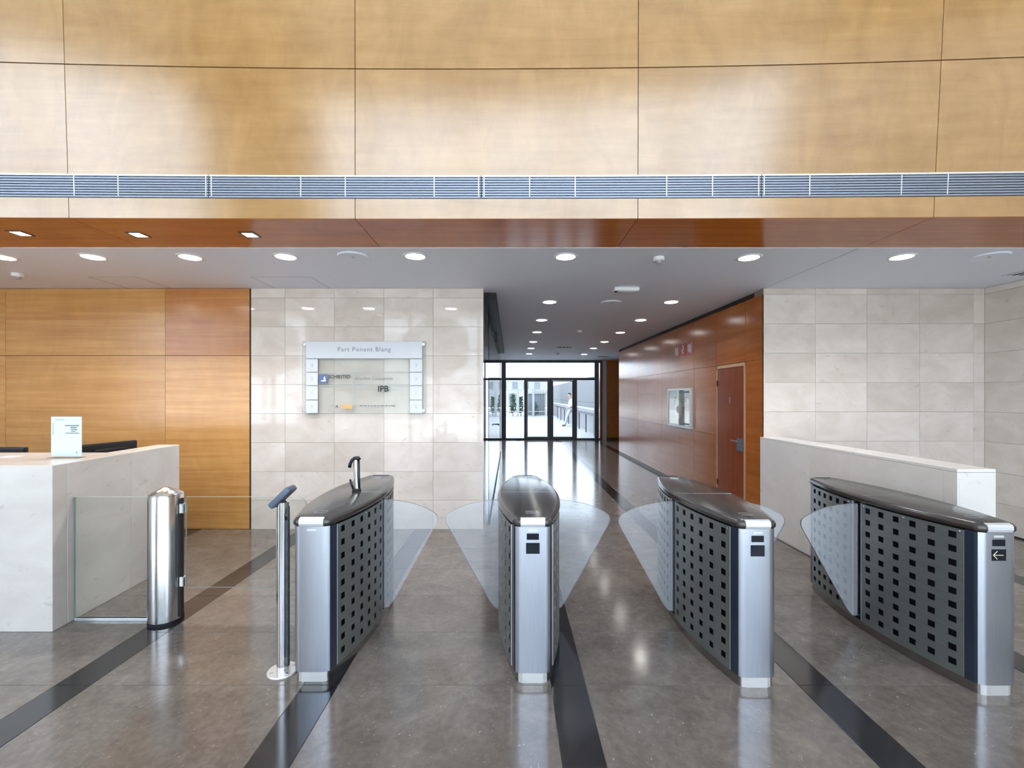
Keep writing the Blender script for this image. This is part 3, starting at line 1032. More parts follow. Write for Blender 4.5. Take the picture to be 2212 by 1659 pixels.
# ------------------------------------------------------------------ SPEED GATES
GLN = 1.35
SLOT = (0.66, 0.765)


def hw_at(u, base=0.095, bulge=0.11):
    t = 2 * u / GLN - 1
    return base + bulge * (1 - t * t)


def outline(inset=0.0, n=18):
    """plan of a gate, from the front end round; local x across, y away from the camera"""
    r = 0.033
    side = []
    for k in range(n + 1):
        u = r + (GLN - 2 * r) * k / n
        side.append((hw_at(u) - inset, u))
    w0 = side[0][0]
    fl_ = 0.062 - inset * 0.5
    arc = []
    for k in range(1, 5):
        a = math.pi / 2 * k / 5
        arc.append((fl_ + (w0 - fl_) * math.sin(a), inset + (r - inset) * (1 - math.cos(a))))
    right = [(fl_, inset)] + arc + side
    back = [(x, GLN - y) for x, y in reversed([(fl_, inset)] + arc)]
    right = right + back
    left = [(-x, y) for x, y in reversed(right)]
    return right + left


def end_housing(front=True):
    """silver end column: flat face, rounded corners and a short run of the sides"""
    r = 0.033
    pts = []
    w0 = hw_at(r)
    outer = [(0.062, 0.0)]
    for k in range(1, 4):
        a = math.pi / 2 * k / 5
        outer.append((0.062 + (w0 - 0.062) * math.sin(a), r * (1 - math.cos(a))))
    outer += [(0.06, outer[-1][1])]
    pts = outer + [(-x, y) for x, y in reversed(outer)]
    if not front:
        pts = [(x, GLN - y) for x, y in reversed(pts)]
    return pts


GATE_MESH = {}


def corner_reflection(side, q):  # corner strip coloured as the dark reflection beside the end face
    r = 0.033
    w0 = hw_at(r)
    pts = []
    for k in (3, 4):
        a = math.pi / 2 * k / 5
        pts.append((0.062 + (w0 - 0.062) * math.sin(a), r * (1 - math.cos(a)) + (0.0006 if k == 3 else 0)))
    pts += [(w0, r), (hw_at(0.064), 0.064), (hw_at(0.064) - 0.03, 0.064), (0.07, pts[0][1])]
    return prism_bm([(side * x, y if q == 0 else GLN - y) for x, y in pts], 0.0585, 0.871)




def cached(key, fn, mats, smooth=False):
    if key not in GATE_MESH:
        bm = fn()
        bmesh.ops.recalc_face_normals(bm, faces=bm.faces)
        me = bpy.data.meshes.new(key)
        bm.to_mesh(me)
        bm.free()
        for m in mats:
            me.materials.append(m)
        if smooth:
            for p in me.polygons:
                p.use_smooth = True
            me.set_sharp_from_angle(angle=math.radians(smooth))
        GATE_MESH[key] = me
    return GATE_MESH[key]


Z_TOP, Z_BOT = 0.866, 0.062


def perf_panel(side, u0, u1, cols):
    rows_z = [0.828 - 0.0785 * k for k in range(10)]
    h = 0.0182
    hu = 0.0195
    m0 = 0.05
    pitch = (u1 - u0 - 2 * m0) / (cols - 1)
    us = [u0]
    hole_u = set()
    for k in range(cols):
        c = u0 + m0 + pitch * k
        us += [c - hu, c + hu]
        hole_u.add(len(us) - 2)
    us.append(u1)
    zs = [Z_BOT]
    hole_z = set()
    for z in reversed(rows_z):
        zs += [z - h, z + h]
        hole_z.add(len(zs) - 2)
    zs.append(Z_TOP)
    bm = bmesh.new()
    off = 0.004
    th = 0.004
    gr = []
    for d in (off, off - th):
        gr.append([[bm.verts.new((side * (hw_at(u) + d), u, z)) for u in us] for z in zs])
    nu, nz = len(us), len(zs)

    def solid(i, j):
        return 0 <= i < nu - 1 and 0 <= j < nz - 1 and not (i in hole_u and j in hole_z)
    for j in range(nz - 1):
        for i in range(nu - 1):
            if not solid(i, j):
                continue
            for l in (0, 1):
                bm.faces.new((gr[l][j][i], gr[l][j][i + 1], gr[l][j + 1][i + 1], gr[l][j + 1][i]))
            for (di, dj, a, b) in ((-1, 0, (j, i), (j + 1, i)), (1, 0, (j, i + 1), (j + 1, i + 1)), (0, -1, (j, i), (j, i + 1)), (0, 1, (j + 1, i), (j + 1, i + 1))):
                if not solid(i + di, j + dj):
                    f = bm.faces.new((gr[0][a[0]][a[1]], gr[0][b[0]][b[1]], gr[1][b[0]][b[1]], gr[1][a[0]][a[1]]))
                    ii, jj = i + di, j + dj
                    if ii < 0 or jj < 0 or ii >= nu - 1 or jj >= nz - 1:
                        f.material_index = 1
    return bm


def screws(side, u0, u1):
    bm = bmesh.new()
    for u in (u0 + 0.018, (u0 + u1) / 2, u1 - 0.018):
        x = side * (hw_at(u) + 0.0045)
        b2 = lathe_bm([(0.0, 0.003), (0.005, 0.002), (0.006, 0.0)], 10, caps=False)
        bmesh.ops.rotate(b2, verts=b2.verts, matrix=Matrix.Rotation(side * math.pi / 2, 3, 'Y'))
        bmesh.ops.translate(b2, verts=b2.verts, vec=(x, u, Z_TOP - 0.013))
        me = bpy.data.meshes.new('t')
        b2.to_mesh(me)
        b2.free()
        bm.from_mesh(me)
        bpy.data.meshes.remove(me)
    return bm


def wing(side):
    pts = [(0.150, 0.085), (0.150, 0.856), (0.23, 0.855), (0.32, 0.846), (0.41, 0.829), (0.49, 0.801), (0.55, 0.770), (0.578, 0.749),
           (0.588, 0.728), (0.588, 0.705), (0.578, 0.68), (0.275, 0.135), (0.24, 0.088), (0.22, 0.08)]
    bm = bmesh.new()
    yc = (SLOT[0] + SLOT[1]) / 2
    a = [bm.verts.new((side * x, yc - 0.006, z)) for x, z in pts]
    b = [bm.verts.new((side * x, yc + 0.006, z)) for x, z in pts]
    bm.faces.new(a)
    bm.faces.new(b[::-1])
    for k in range(len(pts)):
        f = bm.faces.new((a[k], a[(k + 1) % len(pts)], b[(k + 1) % len(pts)], b[k]))
        f.material_index = 1
    return bm


def lid_bm():
    """lid: gentle bullnose all round"""
    bm = bmesh.new()
    prof = [(0.012, 0.872), (-0.004, 0.876), (-0.010, 0.886), (-0.008, 0.902), (0.002, 0.914), (0.014, 0.919)]
    rings = []
    for ins, z in prof:
        rings.append([bm.verts.new((x, y, z)) for x, y in outline(ins)])
    n = len(rings[0])
    for q, (a, b) in enumerate(zip(rings, rings[1:])):
        for k in range(n):
            f = bm.faces.new((a[k], a[(k + 1) % n], b[(k + 1) % n], b[k]))
            f.material_index = 1 if q < 3 else 0
    bm.faces.new(rings[-1])
    bm.faces.new(rings[0][::-1])
    return bm


def loft_bm(ins, z0, z1):
    return prism_bm(outline(ins), z0, z1)


def gate(X, Y, label, wings=(-1, 1), displays=True, arrow=False):
    g = empty('speed_gate', (X, Y, 0.0))
    tag(g, label, 'turnstile', 'speed gates across the lobby')
    link('plinth', cached('plinth', lambda: loft_bm(0.012, 0.0, 0.058), [M['plinth_side']], 35), [], g)
    for q in (0, 1):
        link('lit_plinth_end', cached('lit_plinth_end_%d' % q, lambda: prism_bm([(x * 0.93, 0.006 + y if q == 0 else GLN - 0.006 - y) for x, y in ((-0.062, 0), (0.062, 0), (0.085, 0.009), (0.098, 0.028), (-0.098, 0.028), (-0.085, 0.009))], 0.0, 0.0575), [M['plinth']]), [], g)  # brighter steel copy, window light on the plinth ends put into the colour
    link('cabinet_core', cached('cabinet_core', lambda: prism_bm([p for p in outline(0.03)], 0.058, 0.872), [M['inner']], 35), [], g)
    link('end_housing', cached('end_front', lambda: prism_bm(end_housing(True), 0.0585, 0.871), [M['satin']], 50), [], g)
    link('end_housing', cached('end_back', lambda: prism_bm(end_housing(False), 0.0585, 0.871), [M['satin']], 50), [], g)
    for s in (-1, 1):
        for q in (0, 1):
            link('corner_reflection', cached('corner_%d_%d' % (s, q), lambda: corner_reflection(s, q), [M['dark_reflection']], 50), [], g)
        for nm, u0, u1, c in (('front', 0.066, SLOT[0], 6), ('back', SLOT[1], GLN - 0.066, 6)):
            p = link('perforated_panel', cached('perf_%s_%d' % (nm, s), lambda: perf_panel(s, u0, u1, c), [M['perf'], M['perf_edge']]), [], g)
            link('panel_screws', cached('screws_%s_%d' % (nm, s), lambda: screws(s, u0, u1), [M['chrome']]), [], p)
        # slot jambs
        for q, y in enumerate((SLOT[0] + 0.012, SLOT[1] - 0.012)):
            link('slot_jamb', cached('jamb_%d_%d' % (s, q), lambda: box_bm(*(sorted((s * (hw_at(0.7) - 0.032), s * (hw_at(0.7) - 0.004)))), y - 0.009, y + 0.009, 0.06, 0.868, 0.003), [M['satin']]), [], g)
    for s in wings:
        w_ = link('glass_wing', cached('wing_%d' % s, lambda: wing(s), [M['wing_glass'], M['wing_edge']]), [], g)
        yc = (SLOT[0] + SLOT[1]) / 2
        link('wing_clamp', cached('clamp_%d' % s, lambda: box_bm(*sorted((s * 0.176, s * 0.206)), yc - 0.012, yc + 0.012, 0.09, 0.855, 0.003), [M['steel']]), [], w_)
    ld = link('lid', cached('lid', lid_bm, [M['lid'], M['lid_edge']], 60), [], g)
    link('lid_joint', cached('lid_joint', lambda: box_bm(-0.192, 0.192, GLN / 2 - 0.0015, GLN / 2 + 0.0015, 0.917, 0.9196), [M['steel']]), [], ld)

    def ends(ys):
        bm = bmesh.new()
        for y0, y1, y2 in (ys,):
            pr = [(y1, 0.874), (y0, 0.888), (y0 * 0.9 + y1 * 0.1, 0.903), (y1, 0.9145), (y2, 0.9205)]
            vs = [[bm.verts.new((x, y, z)) for y, z in pr] for x in (-0.068, 0.068)]
            for k in range(4):
                bm.faces.new((vs[0][k], vs[1][k], vs[1][k + 1], vs[0][k + 1]))
            for v in vs:
                bm.faces.new(v)
        return bm
    for q, ys in enumerate(((-0.0125, -0.006, 0.012), (GLN + 0.0125, GLN + 0.006, GLN - 0.012))):
        link('lid_end_trim', cached('lid_end_trim_%d' % q, lambda: ends(ys), [M['tag']]), [], ld)

    def indicator(y):
        bm = bmesh.new()
        for q in ((-0.034, 0.034, -0.022, -0.019), (-0.034, 0.034, 0.019, 0.022), (-0.034, -0.031, -0.019, 0.019), (0.031, 0.034, -0.019, 0.019)):
            box_bm(q[0], q[1], y + q[2], y + q[3], 0.918, 0.9205, bm=bm)
        return bm
    for k, y in enumerate((0.13, GLN - 0.10)):
        link('lid_indicator', cached('indicator_%d' % k, lambda: indicator(y), [M['steel']]), [], ld)
    link('name_tag', cached('name_tag', lambda: box_bm(-0.026, 0.026, -0.002, 0.0, 0.8455, 0.8565, 0.0006), [M['tag']]), [], g)
    if displays:
        link('upper_display', cached('disp_a', lambda: box_bm(-0.034, 0.034, -0.002, 0.0, 0.800, 0.835, 0.0006), [M['screen']]), [], g)
        d_ = link('lower_display', cached('disp_b', lambda: box_bm(-0.038, 0.038, -0.002, 0.0, 0.722, 0.783, 0.0006), [M['screen']]), [], g)
        if arrow:
            bm = bmesh.new()
            box_bm(-0.030, 0.022, -0.0032, -0.002, 0.7515, 0.7535, bm=bm)
            for sgn in (1, -1):
                tube_bm([(-0.031, -0.0026, 0.7525), (-0.010, -0.0026, 0.7525 + sgn * 0.021)], 0.0012, 6, bm)
            a_ = obj('arrow_mark', bm, M['amber'], d_)
    return g


gate(-1.108, 2.48, 'speed gate with a hooked card reader on its lid, beside the chrome post', wings=(1,), displays=False)
gate(0.126, 2.47, 'speed gate seen head on in front of the far glass doors, both wings out')
gate(1.353, 2.43, 'speed gate in front of the red brown corridor door, with two dark displays')
gate(2.600, 2.365, 'speed gate beside the low stone wall, with a yellow arrow on its display', wings=(-1,), arrow=True)

# hooked reader on the first gate
rd = empty('card_reader_stalk', (-1.095, 3.17, 0.9205))
tag(rd, 'hooked chrome card reader stalk standing on the lid of the first speed gate', 'card reader')
obj('base_flange', lathe_bm([(0.0, 0.0), (0.032, 0.0), (0.032, 0.012), (0.024, 0.02), (0.0, 0.02)], 24), M['black'], rd, smooth=40)
obj('pole', tube_bm([(0.004, 0, 0.015), (0.0, 0, 0.08), (-0.003, 0, 0.16), (-0.004, 0, 0.222)], 0.0185, 16), M['chrome'], rd, smooth=50)
obj('side_strip', tube_bm([(0.020, -0.004, 0.015), (0.017, -0.004, 0.09), (0.015, -0.004, 0.225)], 0.0085, 8), M['black'], rd, smooth=True)
obj('hook_head', tube_bm([(0.022, -0.003, 0.222), (0.012, -0.004, 0.236), (-0.012, -0.006, 0.236), (-0.030, -0.008, 0.222), (-0.042, -0.01, 0.196), (-0.047, -0.01, 0.170)],
                        [0.014, 0.015, 0.013, 0.012, 0.012, 0.012], 10), M['black'], rd, smooth=True)
obj('cable_clip', tube_bm([(-0.022, -0.01, 0.02), (-0.032, -0.012, 0.05), (-0.042, -0.012, 0.085)], 0.008, 8), M['black'], rd, smooth=True)

# chrome reader post left of the first gate
rp = empty('reader_post', (-1.32, 2.58, 0.0))
tag(rp, 'slim polished steel post with a tilted slate card reader left of the first gate', 'post')
obj('floor_flange', lathe_bm([(0.0, 0.0), (0.082, 0.0), (0.084, 0.006), (0.08, 0.012), (0.0, 0.013)], 36), M['plinth'], rp, smooth=40)
bm = bmesh.new()
for k in range(4):
    a = math.pi / 4 + k * math.pi / 2
    lathe_bm([(0.009, 0.012), (0.008, 0.016), (0.0, 0.017)], 10, (0.06 * math.cos(a), 0.06 * math.sin(a)), bm, caps=False)
obj('flange_bolts', bm, M['steel'], rp)
obj('post_tube', lathe_bm([(0.034, 0.012), (0.034, 0.985), (0.0, 0.985)], 36), M['chrome'], rp, smooth=50)
bm = box_bm(-0.075, 0.075, -0.05, 0.05, -0.018, 0.018, 0.01, 3)
bmesh.ops.rotate(bm, verts=bm.verts, matrix=Matrix.Rotation(math.radians(-44), 3, 'Y'))
bmesh.ops.translate(bm, verts=bm.verts, vec=(0.0, 0.0, 1.015))
obj('reader_head', bm, M['slate'], rp, smooth=40)
bm = box_bm(0.029, 0.036, -0.012, 0.012, 0.03, 0.96, 0.002)  # dark perforated panel mirrored in the chrome, modelled as a raised strip
for k in range(18):
    box_bm(0.035, 0.0375, -0.006, 0.006, 0.07 + k * 0.05, 0.085 + k * 0.05, bm=bm)
obj('dark_reflection_strip', bm, M['mullion'], rp)

# stainless bollard with the swing gate
bo = empty('gate_bollard', (-2.455, 3.17, 0.0))
tag(bo, 'thick brushed steel bollard with conical cap between the glass panels', 'bollard')
obj('base_ring', lathe_bm([(0.0, 0.0), (0.107, 0.0), (0.107, 0.02), (0.0, 0.02)], 48), M['inner'], bo, smooth=40)
obj('column', lathe_bm([(0.104, 0.02), (0.104, 0.893), (0.101, 0.897), (0.0, 0.897)], 64), M['steel'], bo, smooth=40)
obj('conical_cap', lathe_bm([(0.1, 0.897), (0.104, 0.901), (0.102, 0.906), (0.018, 0.951), (0.0, 0.953)], 64, caps=False), M['steel'], bo, smooth=50)
bm = bmesh.new()
box_bm(0.088, 0.118, -0.016, 0.016, 0.03, 0.87, 0.002, bm=bm)
obj('hinge_channel', bm, M['beam'], bo)
for z in (0.80, 0.28):
    box('hinge_clamp', 0.108, 0.138, -0.022, 0.022, z - 0.035, z + 0.035, M['chrome'], bo, 0.004)

gp = empty('fixed_glass_panel', (-2.82, 3.17, 0.0))
tag(gp, 'fixed clear glass panel between the reception desk and the steel bollard', 'glass panel')


def sheet(x0, x1, z0, z1, th, parent, name, mats, r=0.0):
    pts = []
    if r > 0:
        pts = [(x0, z0), (x1 - r, z0)] + [(x1 - r + r * math.sin(a), z0 + r - r * math.cos(a)) for a in (0.5, 1.0)] + [(x1, z0 + r), (x1, z1 - r)]
        pts += [(x1 - r + r * math.cos(a), z1 - r + r * math.sin(a)) for a in (0.5, 1.0)] + [(x1 - r, z1), (x0, z1)]
    else:
        pts = [(x0, z0), (x1, z0), (x1, z1), (x0, z1)]
    bm = bmesh.new()
    a = [bm.verts.new((x, -th / 2, z)) for x, z in pts]
    b = [bm.verts.new((x, th / 2, z)) for x, z in pts]
    bm.faces.new(a)
    bm.faces.new(b[::-1])
    for k in range(len(pts)):
        f = bm.faces.new((a[k], a[(k + 1) % len(pts)], b[(k + 1) % len(pts)], b[k]))
        f.material_index = 1
    return obj(name, bm, mats, parent)


sheet(-0.287, 0.258, 0.02, 0.88, 0.015, gp, 'glass_sheet', [M['gate_glass'], M['glass_edge']])
box('floor_channel', -0.277, 0.258, -0.014, 0.014, 0.0, 0.02, M['alu_div'], gp, 0.002)

gl = empty('swing_glass_gate', (-2.31, 3.17, 0.0))
tag(gl, 'clear glass swing gate leaf right of the steel bollard, hanging above the floor', 'gate')
sheet(0.0, 0.86, 0.235, 0.88, 0.012, gl, 'glass_sheet', [M['gate_glass'], M['glass_edge']], 0.06)

# ------------------------------------------------------------------ RECEPTION DESK
dk = empty('reception_desk', (-4.9, 3.35, 0.0))
tag(dk, 'pale limestone reception desk with a high counter at the left', 'desk')
ox, oy = -4.9, 3.35


def dprism(name, pts, z0, z1, mat, bev=0.003):
    return obj(name, prism_bm([(x - ox, y - oy) for x, y in pts], z0, z1, bev, 1), mat, dk)


dprism('front_slab', [(-6.95, 3.01), (-3.10, 3.01), (-3.1085, 3.12), (-6.95, 3.12)], 0.0, 1.128, M['desk_stone'])
dprism('counter_top', [(-6.95, 3.122), (-3.3155, 3.122), (-3.36, 3.70), (-6.95, 3.70)], 1.06, 1.128, M['desk_stone'])
def dsx(y):
    return -3.10 - 0.0775 * (y - 3.01)


for ya, yb in ((3.1215, 3.70), (3.702, 4.30)):
    dprism('side_slab', [(dsx(ya), ya), (dsx(yb), yb), (dsx(yb) - 0.205, yb), (dsx(ya) - 0.205, ya)], 0.0, 1.128, M['desk_stone'])
dprism('work_surface', [(-6.95, 3.705), (-3.41, 3.705), (-3.44, 4.45), (-6.95, 4.45)], 0.71, 0.74, M['anigre'], 0.002)
dprism('desk_leg', [(-3.62, 4.2), (-3.46, 4.2), (-3.46, 4.4), (-3.62, 4.4)], 0.0, 0.709, M['desk_stone'])
dprism('desk_leg', [(-6.8, 4.2), (-6.6, 4.2), (-6.6, 4.4), (-6.8, 4.4)], 0.0, 0.709, M['desk_stone'])


def monitor(x, y, rz, label, ztop, w):
    m = empty('monitor', (x, y, 0.7405), rz)
    tag(m, label, 'monitor', 'monitors behind the reception counter')
    zt = ztop - 0.7405
    box('screen_case', -w / 2, w / 2, -0.022, 0.022, zt - 0.32, zt, M['black'], m, 0.012, 2)
    box('screen', -w / 2 + 0.015, w / 2 - 0.015, 0.022, 0.0235, zt - 0.30, zt - 0.015, M['screen'], m)
    box('rear_bulge', -w / 2 + 0.09, w / 2 - 0.09, -0.045, -0.022, zt - 0.27, zt - 0.05, M['black'], m, 0.01)
    box('stand_neck', -0.03, 0.03, -0.04, -0.015, 0.01, zt - 0.2, M['black'], m, 0.004)
    obj('stand_foot', lathe_bm([(0.0, 0.0), (0.10, 0.0), (0.09, 0.012), (0.0, 0.016)], 28), M['black'], m, smooth=40)


monitor(-3.60, 3.99, math.radians(77), 'black monitor turned sideways behind the counter, right of the paper sign', 1.182, 0.46)
monitor(-4.47, 3.86, 0.0, 'black monitor top showing over the counter at the left edge', 1.155, 0.54)

sh = empty('sign_holder', (-3.384, 3.39, 1.1285), 0.0)
tag(sh, 'white paper sign in an acrylic stand on the reception counter', 'sign')
bm = box_bm(-0.116, 0.116, -0.0012, 0.0012, 0.008, 0.312)
pp = obj('paper_sheet', bm, M['paper'], sh)
box('acrylic_front', -0.121, 0.121, -0.0045, -0.0025, 0.0, 0.318, M['pane'], sh)
box('acrylic_foot', -0.121, 0.121, -0.035, 0.04, 0.0, 0.0025, M['pane'], sh)
box('side_bar', -0.107, -0.097, -0.0018, -0.0012, 0.17, 0.265, M['ink_green'], pp)
box('heading_line', -0.085, -0.015, -0.0018, -0.0012, 0.285, 0.294, M['ink_green'], pp)
for k, (a, b, z, h) in enumerate(((-0.01, 0.098, 0.240, 0.009), (0.03, 0.08, 0.224, 0.01), (0.035, 0.085, 0.209, 0.009), (0.035, 0.07, 0.197, 0.007), (-0.008, 0.098, 0.183, 0.007))):
    box('text_line', a, b, -0.0018, -0.0012, z, z + h, M['ink_grey'], pp)
box('corner_mark', 0.075, 0.085, -0.0018, -0.0012, 0.035, 0.045, M['ink_grey'], pp)

cd = tag(box('paper_slip', -3.93, -3.82, 3.40, 3.49, 1.1282, 1.1302, M['paper']), 'small white paper slip lying on the reception counter', 'paper')

# ------------------------------------------------------------------ OUTSIDE beyond the glazed end wall
gr = struct(box('ground', -40, 40, 16.35, 90, -0.12, -0.01, M['yard']), 'pale sunlit paving of the yard outside', 'ground')
gr2 = struct(box('ground_street', -60, 60, -40, -3.95, -0.12, -0.01, M['paving']), 'pale paving in front of the entrance', 'ground')

cw = tag(empty('yard_wall', (4.25, 17.0, 0)), 'pale grey concrete panel wall along the right of the yard', 'wall', kind='structure')
for k in range(7):
    box('wall_panel', 0, 0.2, k * 4.0, k * 4.0 + 3.985, 0.0, 1.24, M['yard_wall'], cw)
    box('wall_panel', 0, 0.2, k * 4.0, k * 4.0 + 3.985, 1.25, 2.6, M['yard_wall'], cw)
lg_ = tag(box('yard_ledge', 3.62, 4.24, 17.2, 40, -0.01, 0.98, M['yard_white']), 'low white ledge between the railing and the yard wall', 'ledge', kind='structure')

rl = tag(empty('yard_railing', (3.38, 17.2, 0)), 'grey handrail with posts running along the yard', 'railing')
box('hand_rail', -0.09, 0.05, 0.0, 15.0, 0.80, 0.93, M['mullion'], rl, 0.01)
for k in range(8):
    box('post', -0.045, 0.0, 0.5 + 1.95 * k, 0.56 + 1.95 * k, -0.01, 0.80, M['mullion'], rl)

# person leaning on the railing
def skin_mesh(name, verts, edges, radii, mat, parent, levels=2):
    me = bpy.data.meshes.new(name)
    me.from_pydata(verts, edges, [])
    o = bpy.data.objects.new(name, me)
    COL.objects.link(o)
    md = o.modifiers.new('skin', 'SKIN')
    for v, r in zip(me.skin_vertices[0].data, radii):
        v.radius = r if isinstance(r, tuple) else (r, r)
    me.skin_vertices[0].data[0].use_root = True
    sb = o.modifiers.new('sub', 'SUBSURF')
    sb.levels = levels
    sb.render_levels = levels
    dg = bpy.context.evaluated_depsgraph_get()
    m2 = bpy.data.meshes.new_from_object(o.evaluated_get(dg))
    bpy.data.objects.remove(o)
    m2.name = name
    m2.materials.clear()
    for p in m2.polygons:
        p.use_smooth = True
    return link(name, m2, mat, parent)


pe = empty('person', (3.0, 23.6, -0.01))
tag(pe, 'person in white shirt and pale trousers leaning back on the yard railing', 'person')
# x to the right, y away, z up; the figure faces -x with legs stretched out
V = [(0.20, 0, 0.93), (0.22, 0, 1.12), (0.24, 0, 1.34), (0.22, 0, 1.45), (0.17, 0, 1.53), (0.13, 0, 1.62), (0.12, 0, 1.69),   # pelvis..head
     (0.23, -0.17, 1.38), (0.25, -0.23, 1.12), (0.08, -0.20, 1.0), (0.00, -0.18, 0.98),                             # near arm
     (0.23, 0.17, 1.38), (0.27, 0.23, 1.12), (0.12, 0.20, 1.0), (0.04, 0.18, 0.98),                                 # far arm
     (0.16, -0.09, 0.86), (0.0, -0.09, 0.50), (-0.10, -0.09, 0.09), (-0.26, -0.09, 0.05),
     (0.16, 0.09, 0.86), (0.03, 0.10, 0.48), (-0.05, 0.10, 0.09), (-0.21, 0.10, 0.05)]
E = [(0, 1), (1, 2), (2, 3), (3, 4), (4, 5), (5, 6), (2, 7), (7, 8), (8, 9), (9, 10), (2, 11), (11, 12), (12, 13), (13, 14),
     (0, 15), (15, 16), (16, 17), (17, 18), (0, 19), (19, 20), (20, 21), (21, 22)]
R = [(0.12, 0.14), (0.11, 0.13), (0.12, 0.16), 0.065, 0.055, (0.085, 0.075), (0.075, 0.07), 0.055, 0.043, 0.035, 0.035, 0.055, 0.043, 0.035, 0.035,
     0.088, 0.058, 0.042, 0.03, 0.088, 0.058, 0.042, 0.03]
body = skin_mesh('body', V, E, R, M['skin'], pe)
V2 = V[:4] + V[7:10] + V[11:14]
E2 = [(0, 1), (1, 2), (2, 3), (2, 4), (4, 5), (5, 6), (2, 7), (7, 8), (8, 9)]
skin_mesh('shirt', V2, E2, [(0.135, 0.155), (0.125, 0.15), (0.135, 0.175), 0.075, 0.07, 0.058, 0.046, 0.07, 0.058, 0.046], M['shirt'], pe)
V3 = [V[0]] + V[15:18] + V[19:22]
E3 = [(0, 1), (1, 2), (2, 3), (0, 4), (4, 5), (5, 6)]
skin_mesh('trousers', V3, E3, [(0.14, 0.16), 0.102, 0.072, 0.058, 0.102, 0.072, 0.058], M['trousers'], pe)
for a, b in ((V[17], V[18]), (V[21], V[22])):
    skin_mesh('shoe', [(a[0] + 0.02, a[1], 0.045), (b[0] + 0.06, b[1], 0.045), (b[0] - 0.02, b[1], 0.04)], [(0, 1), (1, 2)], [0.052, 0.05, 0.038], M['shoe'], pe)
bm = bmesh.new()
bmesh.ops.create_icosphere(bm, subdivisions=3, radius=0.1)
for v in bm.verts:
    if v.co.x < 0.045 and v.co.z < 0.035:
        v.co *= 0.5
    elif v.co.z < -0.045:
        v.co *= 0.7
bmesh.ops.scale(bm, verts=bm.verts, vec=(1.0, 0.86, 0.95))
bmesh.ops.translate(bm, verts=bm.verts, vec=(0.142, 0, 1.69))
obj('hair', bm, M['hair'], pe, smooth=True)
bm = bmesh.new()
for sy in (-1, 1):
    b2 = bmesh.ops.create_icosphere(bm, subdivisions=1, radius=0.011, matrix=Matrix.Translation((0.046, sy * 0.032, 1.645)))
obj('eyes', bm, M['hair'], pe)
bm = bmesh.new()
bmesh.ops.create_cone(bm, segments=8, radius1=0.018, radius2=0.006, depth=0.04, cap_ends=True, matrix=Matrix.Translation((0.036, 0, 1.618)) @ Matrix.Rotation(-math.pi / 2, 4, 'Y'))
obj('nose', bm, M['skin'], pe)

# unseen tall blocks added on both sides of the yard to cut sun and sky
for nm, x0, x1, lab in (('yard_shade_block', 11.5, 20.0, 'tall unseen block right of the yard, added for shade'), ('yard_shade_block', -20.0, -12.6, 'tall unseen block left of the yard, added for shade')):
    ob = tag(empty(nm, ((x0 + x1) / 2, 38.0, 0)), lab, 'building', kind='structure')
    w2 = (x1 - x0) / 2
    box('facade', -w2, w2, -21.0, 20.0, -0.01, 24.0, M['yard_white'], ob)
    sx = -w2 if x0 > 0 else w2
    for fl_n in range(6):
        for k in range(8):
            y = -18.5 + k * 5.0
            box('window', sx - 0.04, sx + 0.04, y, y + 2.6, 1.4 + fl_n * 3.7, 3.3 + fl_n * 3.7, M['bldg_win'], ob)

# gate, plants and buildings at the back of the yard
def leafy(name, loc, r, h, n, label, cat, group=None):
    e = empty(name, loc)
    tag(e, label, cat, group)
    bm = bmesh.new()
    for k in range(n):
        z = random.uniform(0.15, 1.0) * h
        rr = r * math.sqrt(random.random()) * (1.1 - 0.5 * z / h)
        a = random.uniform(0, 2 * math.pi)
        c = Vector((rr * math.cos(a), rr * math.sin(a), z))
        d = Vector((random.uniform(-1, 1), random.uniform(-1, 1), random.uniform(-0.6, 1))).normalized()
        s = d.cross(Vector((0.3, 0.2, 0.9))).normalized()
        L = random.uniform(0.10, 0.20)
        v = [bm.verts.new(c - d * L), bm.verts.new(c + s * L * 0.4), bm.verts.new(c + d * L), bm.verts.new(c - s * L * 0.4)]
        bm.faces.new(v)
    f = obj('foliage', bm, M['grass_green'], e)
    f['kind'] = 'stuff'
    obj('stem', tube_bm([(0, 0, -0.01), (0.02, 0, h * 0.5), (0, 0, h * 0.85)], [0.03, 0.025, 0.01], 6), M['bark'], e)


leafy('shrub', (0.22, 35.5, 0), 0.28, 1.75, 260, 'green shrub behind the yard gate, left of the first door post', 'shrub', 'shrubs at the back of the yard')
leafy('shrub', (0.86, 35.7, 0), 0.22, 1.5, 220, 'darker green shrub beside the taller shrub behind the yard gate', 'shrub', 'shrubs at the back of the yard')
leafy('shrub', (2.0, 36.0, 0), 0.30, 1.0, 200, 'low green shrub seen through the left door leaf', 'shrub', 'shrubs at the back of the yard')

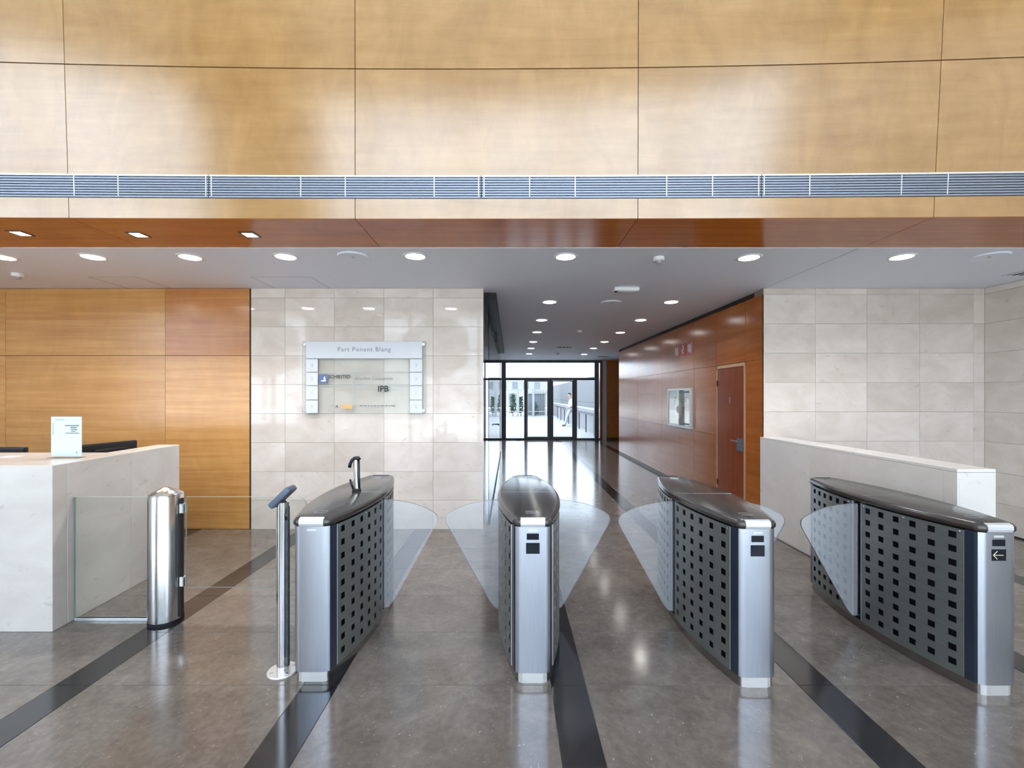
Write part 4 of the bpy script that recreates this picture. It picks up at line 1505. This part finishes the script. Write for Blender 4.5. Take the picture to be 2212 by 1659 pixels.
yg = tag(empty('yard_gate', (1.35, 34.6, 0)), 'white framed gate with tall posts across the back of the yard', 'gate')
for x in (-1.75, -0.75, -0.05, 0.45, 1.75):
    box('gate_post', x - 0.09, x + 0.09, -0.08, 0.08, -0.01, 2.15, M['yard_white'], yg)
for z in (0.35, 2.0):
    box('gate_rail', -1.75, 1.75, -0.03, 0.03, z, z + 0.06, M['yard_white'], yg)
for k in range(9):
    x = 0.6 + k * 0.13
    box('gate_bar', x, x + 0.03, -0.015, 0.015, 0.1, 1.98, M['mullion'], yg)
bx = tag(empty('guard_booth', (2.2, 37.5, 0)), 'pale blue grey booth behind the yard gate', 'booth')
box('booth_wall', -0.9, 0.7, -0.5, 0.5, -0.01, 1.75, M['yard_wall'], bx)
box('booth_window', -0.5, 0.3, -0.52, -0.5, 0.8, 1.5, M['bldg_win'], bx)
box('booth_roof', -1.0, 0.8, -0.6, 0.6, 1.75, 1.85, M['yard_white'], bx)

bd = tag(empty('apartment_building', (0.0, 62, 0)), 'pale low building with a row of windows far behind the yard', 'building')
box('facade', -14, 5.4, 0, 8, -0.01, 4.1, M['yard_white'], bd)
for k in range(9):
    x = -9.0 + k * 1.55
    w_ = box('window', x, x + 0.75, -0.05, 0.0, 2.55, 3.55, M['bldg_win'], bd)
for k in range(5):
    x = -8.0 + k * 2.6
    box('doorway', x, x + 1.1, -0.05, 0.0, 0.0, 1.9, M['yard_wall'], bd)

# street side: slatted white fence and trees (seen only as reflections)
fe = tag(empty('street_fence', (-2.5, -15, 0)), 'white slatted fence in front of the entrance', 'fence')
bm = bmesh.new()
for k in range(110):
    x = -11 + k * 0.2
    box_bm(x, x + 0.08, -0.02, 0.02, 0.1, 1.9, bm=bm)
f = obj('slats', bm, M['white'], fe)
f['kind'] = 'stuff'
box('rail', -11, 11, -0.03, 0.03, 0.25, 0.33, M['white'], fe)
box('rail', -11, 11, -0.03, 0.03, 1.65, 1.73, M['white'], fe)
for k in range(6):
    t = tag(empty('street_tree', (-17 + k * 6.0, -20, 0)), 'leafy street tree beyond the white entrance fence', 'tree', 'street trees before the entrance')
    obj('trunk', tube_bm([(0, 0, -0.01), (0.05, 0, 2.0), (0, 0, 4.2)], [0.16, 0.13, 0.08], 8), M['bark'], t)
    bm = bmesh.new()
    bmesh.ops.create_icosphere(bm, subdivisions=3, radius=2.1)
    for v in bm.verts:
        n = v.co.normalized()
        v.co *= 1 + 0.22 * math.sin(7 * n.x + k) * math.cos(6 * n.y - k) + random.uniform(-0.1, 0.1)
        v.co.z = v.co.z * 1.0 + 5.0
    obj('crown', bm, M['crown'], t)
